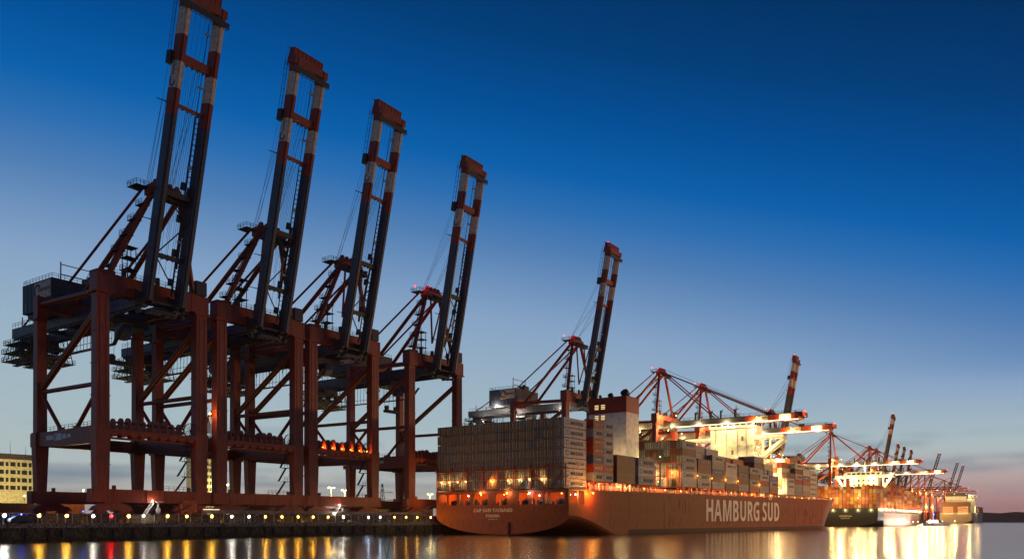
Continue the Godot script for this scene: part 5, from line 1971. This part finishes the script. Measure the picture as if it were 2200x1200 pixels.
	# lit boarding stairs
	for n in 2:
		var along: float = [104.4, 161.2][n]
		var st := thing("boarding_stair", ["white lit boarding stair with two glaring lamps near the left cranes", "white lit boarding stair with glaring lamps under the third crane"][n], "stair", Transform3D(Basis(), quay_point(170.9, along, QUAY_Y)), "boarding stairs on the quay")
		s = Shape.new()
		for d in [-0.45, 0.45]:
			s.beam(Vector3(d, 1.2, 1.2), Vector3(d, 4.9, -1.6), 0.1, 0.3)
		s.beam(Vector3(0.45, 2.2, 1.2), Vector3(0.45, 5.9, -1.6), 0.07, 0.07)
		part(st, "stringers", s, M.white)
		for k in 10:
			s = Shape.new()
			s.box(Vector3(0, 1.3, 1.1).lerp(Vector3(0, 4.8, -1.5), k / 9.0), Vector3(0.9, 0.08, 0.3))
			part(st, "tread", s, M.white)
		s = Shape.new()
		s.span(Vector3(-0.6, 4.7, -3.6), Vector3(0.6, 4.85, -1.6))
		s.beam(Vector3(0, 0, -2.6), Vector3(0, 4.7, -2.6), 0.3, 0.5)
		s.box(Vector3(0, 2.8, -2.6), Vector3(0.7, 1.0, 0.8))
		part(st, "landing", s, M.white)
		lamp(st, Vector3(0.9, 1.6 if n == 0 else 2.6, 1.4), "white", 16.0 if n == 0 else 8.0, 0.24)
		lamp(st, Vector3(0.7, 4.9, -0.8), "white", 9.0, 0.22)
	# orange cabin with a sloping boom
	var cabin := thing("machine_cabin", "orange machine cabin with sloping black strut beside the flood wall", "cabin", Transform3D(Basis(), quay_point(171.2, 114.6, QUAY_Y)))
	s = Shape.new()
	s.prism(PackedVector2Array([Vector2(-2.0, 2.6), Vector2(2.0, 2.6), Vector2(2.0, 4.6), Vector2(1.6, 5.2), Vector2(-1.2, 5.2), Vector2(-2.0, 4.2)]), -0.9, 0.9, Transform3D(Basis(Vector3.UP, PI / 2), Vector3.ZERO))
	for z in [-1.6, 1.6]:
		s.box(Vector3(0.4, 1.3, z), Vector3(0.5, 2.6, 0.5))
	part(cabin, "body", s, M.orange)
	s = Shape.new()
	s.beam(Vector3(1.0, 2.9, 2.2), Vector3(1.0, 4.2, -0.4), 0.15, 0.3)
	part(cabin, "strut", s, M.black)
	# patrol car with a blue lamp and a trailer at the far left
	var car := thing("patrol_car", "dark patrol car with blue roof lamp at the far left of the quay", "car", Transform3D(Basis(), quay_point(169.0, 76.8, QUAY_Y)))
	s = Shape.new()
	s.prism(PackedVector2Array([Vector2(-2.2, 0.35), Vector2(2.2, 0.35), Vector2(2.2, 0.85), Vector2(1.3, 0.98), Vector2(0.7, 1.5), Vector2(-1.1, 1.5), Vector2(-1.8, 1.0), Vector2(-2.2, 0.9)]), -0.85, 0.85, Transform3D(Basis(Vector3.UP, PI / 2), Vector3.ZERO))
	part(car, "body", s, M.navy)
	s = Shape.new()
	s.prism(PackedVector2Array([Vector2(1.1, 1.02), Vector2(0.6, 1.42), Vector2(-1.0, 1.42), Vector2(-1.5, 1.02)]), -0.87, 0.87, Transform3D(Basis(Vector3.UP, PI / 2), Vector3.ZERO))
	part(car, "side_window", s, M.glass)
	for x in [-0.8, 0.8]:
		for z in [-1.35, 1.35]:
			s = Shape.new()
			s.tube(Vector3(x - 0.1, 0.33, z), Vector3(x + 0.1, 0.33, z), 0.33, -1, 14, true)
			part(car, "wheel", s, M.black)
	lamp(car, Vector3(0.3, 1.75, 0.0), "blue", 4.0, 0.12, "roof_lamp")
	var blue := thing("blue_beacon", "small blue beacon lighting the leftmost crane's wheels", "lamp", Transform3D(Basis(), quay_point(174.5, 92.0, QUAY_Y)))
	s = Shape.new()
	s.beam(Vector3.ZERO, Vector3(0, 2.4, 0), 0.08, 0.08)
	part(blue, "post", s, M.galv)
	lamp(blue, Vector3(-0.2, 2.5, 0), "blue", 4.0, 0.14)
	# bare twigs on the near bank
	for n in 2:
		var tw := thing("twig", ["bare forked twig rising at the bottom edge before the ship's stern", "thin single bare twig left of the forked one"][n], "plant", Transform3D(Basis(), [Vector3(-5.25, 2.2, -5.6), Vector3(-5.38, 2.2, -5.45)][n]))
		s = Shape.new()
		if n == 0:
			s.tube(Vector3(0, 0, 0), Vector3(0.0, 1.86, 0), 0.007, 0.004, 5)
			s.tube(Vector3(0, 1.86, 0), Vector3(0.045, 2.02, 0.01), 0.004, 0.002, 5)
			s.tube(Vector3(0, 1.84, 0), Vector3(-0.05, 1.98, 0), 0.004, 0.002, 5)
			s.tube(Vector3(0.02, 1.93, 0), Vector3(0.02, 1.99, 0), 0.003, 0.001, 5)
		else:
			s.tube(Vector3(0, 0, 0), Vector3(0.01, 1.92, 0), 0.006, 0.003, 5)
		part(tw, "stem", s, M.bark)


# ---------------------------------------------------------------- behind the quay
func office(called: String, label: String, at: Transform3D, wide: float, deep: float, high: float, cols: int, rows: int, first: float) -> void:
	var b := thing(called, label, "building", at)
	var s := Shape.new()
	s.span(Vector3(-deep, 0, -wide * 0.5), Vector3(0, high, wide * 0.5))
	var wall := part(b, "wall", s, M.cream)
	s = Shape.new()
	s.prism(PackedVector2Array([Vector2(-deep - 0.4, high), Vector2(0.6, high), Vector2(-1.6, high + 2.2), Vector2(-deep + 1.0, high + 2.2)]), -wide * 0.5 - 0.4, wide * 0.5 + 0.4)
	var roof := part(b, "roof", s, M.roof)
	for k in 4:
		s = Shape.new()
		s.tube(Vector3(-4, high + 2, -wide * 0.5 + 4.0 + 5.6 * k), Vector3(-4, high + 5.5 + 2.0 * (k % 2), -wide * 0.5 + 4.0 + 5.6 * k), 0.09, 0.04, 5)
		part(roof, "aerial", s, M.steel)
	for r in rows:
		for c in cols:
			s = Shape.new()
			var z := -wide * 0.5 + 2.2 + (wide - 4.4) * (c + 0.5) / cols
			s.box(Vector3(0.02, first + 2.95 * r, z + 0.25 * float(c % 3 - 1)), Vector3(0.1, 1.6, 1.0))
			var w := part(wall, "window", s, M.glass)


func yard_things() -> void:
	var s: Shape
	office("office_building", "cream office block with rows of small windows at the far left", Transform3D(Basis(), quay_point(330, 137.6, QUAY_Y)), 40.0, 14.0, 23.6, 26, 4, 12.9)
	office("office_tower", "tall narrow cream tower glimpsed between the two leftmost cranes", Transform3D(Basis(), quay_point(330, 231.0, QUAY_Y)), 9.0, 9.0, 29.0, 4, 8, 6.0)
	# floodlights that light the cream facades
	for k in [[325.0, 150.0], [325.0, 138.0], [322.0, 126.0]]:
		var o := thing("facade_lamp", "low lamp in front of the cream office block, %s" % {150.0: "at its right corner", 138.0: "at its middle", 126.0: "out of frame at its left"}[k[1]], "lamp", Transform3D(Basis(), quay_point(k[0] - 24.0, k[1], QUAY_Y)), "lamps in front of the office block")
		s = Shape.new()
		s.beam(Vector3.ZERO, Vector3(0, 9, 0), 0.15, 0.15)
		part(o, "post", s, M.galv)
		var bulb := lamp(o, Vector3(0, 9.1, 0), "gold", 1.0, 0.24)
		var spot := SpotLight3D.new()
		spot.name = "facade_spot"
		spot.position = Vector3(-0.3, 0, 0)
		spot.rotation_degrees = Vector3(8, 90, 0)
		spot.spot_angle = 55.0
		spot.spot_range = 120.0
		spot.spot_attenuation = 2.0
		spot.light_color = M.tone_gold
		spot.light_energy = 420.0
		spot.shadow_enabled = true
		bulb.add_child(spot, true)
	# high masts with crowns of lamps
	var masts := [[330.0, 197.5, 22.8, "between the first two cranes"], [330.0, 308.0, 22.3, "between the third and fourth cranes' legs"], [322.0, 310.2, 20.9, "just right of the mast under the third crane"], [330.0, 364.2, 22.5, "behind the fourth crane"], [330.0, 390.7, 21.0, "beside the big ship's stern"], [322.0, 357.3, 24.9, "against the fourth crane's left leg"], [322.0, 235.8, 21.0, "behind the second crane's rear leg"]]
	for k in masts:
		var o := thing("light_mast", "tall pale light mast with glowing crown %s" % k[3], "lamp post", Transform3D(Basis(), quay_point(k[0], k[1], QUAY_Y)), "high light masts in the yard")
		s = Shape.new()
		s.tube(Vector3.ZERO, Vector3(0, k[2] - QUAY_Y, 0), 0.42, 0.26, 8)
		part(o, "pole", s, M.white)
		s = Shape.new()
		s.tube(Vector3(0, k[2] - QUAY_Y - 0.3, 0), Vector3(0, k[2] - QUAY_Y + 0.1, 0), 1.5, 1.7, 12, true)
		part(o, "crown", s, M.galv)
		for j in 5:
			var a := TAU * j / 5.0 + 0.3
			lamp(o, Vector3(cos(a) * 1.7, k[2] - QUAY_Y - 0.4, sin(a) * 1.7), "gold", 60.0, 0.24)
	# power pylon and chimney
	var py := thing("power_pylon", "grey lattice power pylon seen between the fourth crane's legs", "pylon", Transform3D(Basis(), quay_point(520, 548.0, QUAY_Y)))
	s = Shape.new()
	for x in [-1.0, 1.0]:
		for z in [-1.0, 1.0]:
			s.beam(Vector3(x * 3.0, 0, z * 3.0), Vector3(x * 0.4, 34, z * 0.4), 0.3, 0.3)
	for k in 8:
		var t := k / 8.0
		var a := lerpf(3.0, 0.4, t)
		var b := lerpf(3.0, 0.4, t + 0.125)
		for z in [-1.0, 1.0]:
			s.beam(Vector3(-a, 34 * t, z * a), Vector3(b, 34 * (t + 0.125), z * b), 0.18, 0.18)
			s.beam(Vector3(a, 34 * t, z * a), Vector3(-b, 34 * (t + 0.125), z * b), 0.18, 0.18)
	part(py, "tower", s, M.steel)
	for h in [19.0, 26.0]:
		s = Shape.new()
		s.beam(Vector3(-6, h, 8), Vector3(6, h, -8), 0.3, 0.4)
		s.beam(Vector3(-6, h, 8), Vector3(0, h + 2.4, 0), 0.2, 0.2)
		s.beam(Vector3(6, h, -8), Vector3(0, h + 2.4, 0), 0.2, 0.2)
		part(py, "cross_arm", s, M.steel)
	var ch := thing("chimney", "slim dark chimney standing left of the big ship's stern", "chimney", Transform3D(Basis(), quay_point(420, 467.5, QUAY_Y)))
	s = Shape.new()
	s.tube(Vector3.ZERO, Vector3(0, 31, 0), 1.0, 0.85, 10, true)
	s.tube(Vector3(0, 29.6, 0), Vector3(0, 31.2, 0), 1.15, -1, 10, true)
	part(ch, "shaft", s, M.slate)
	# a shed and yard boxes behind the cranes
	var shed := thing("shed", "flat orange lit shed behind the fourth crane's legs", "building", Transform3D(Basis(), quay_point(262, 290.0, QUAY_Y)))
	s = Shape.new()
	s.span(Vector3(-10, 0, -9), Vector3(0, 9.0, 9))
	for k in 9:
		s.box(Vector3(0, 4.5, -8.0 + 2.0 * k), Vector3(0.12, 8.9, 0.12))
	var sw := part(shed, "wall", s, M.yellow)
	s = Shape.new()
	s.span(Vector3(-10.3, 9.0, -9.3), Vector3(0.3, 9.4, 9.3))
	part(shed, "roof", s, M.roof)
	s = Shape.new()
	s.box(Vector3(0.05, 3.4, -5.0), Vector3(0.1, 6.4, 4.0))
	part(shed, "door", s, M.white)
	rng.seed = 40
	var spots := []
	for k in 22:
		for tier in 1 + (k * 7) % 3:
			spots.append(quay_point(236.0, 92.0 + 13.0 * k, QUAY_Y + 2.62 * tier))
	for k in 5:
		for tier in 3:
			spots.append(quay_point(214.0 + 2.7 * k, 76.0, QUAY_Y + 2.62 * tier))
	bulk("yard_containers", spots, [Color(0.3, 0.3, 0.3), Color(0.6, 0.57, 0.5), Color(0.16, 0.06, 0.035), Color(0.36, 0.06, 0.03), Color(0.5, 0.16, 0.05), Color(0.05, 0.08, 0.2)], 12.19, 2.59, "mixed containers stacked in the yard behind the crane legs", Transform3D())
	for k in [[228.0, 120.0], [228.0, 170.0], [228.0, 220.0], [228.0, 262.0]]:
		var o := thing("yard_lamp", "yard lamp on a thin pole %s" % {120.0: "behind the leftmost crane's wheels", 170.0: "behind the third crane's wheels", 220.0: "behind the fourth crane's wheels", 262.0: "just left of the big ship's stern"}[k[1]], "lamp", Transform3D(Basis(), quay_point(k[0], k[1], QUAY_Y)), "yard lamps behind the cranes")
		s = Shape.new()
		s.tube(Vector3.ZERO, Vector3(0, 9, 0), 0.12, 0.08, 6)
		part(o, "pole", s, M.galv)
		lamp(o, Vector3(0.3, 9, 0), "warm", 60.0, 0.22)
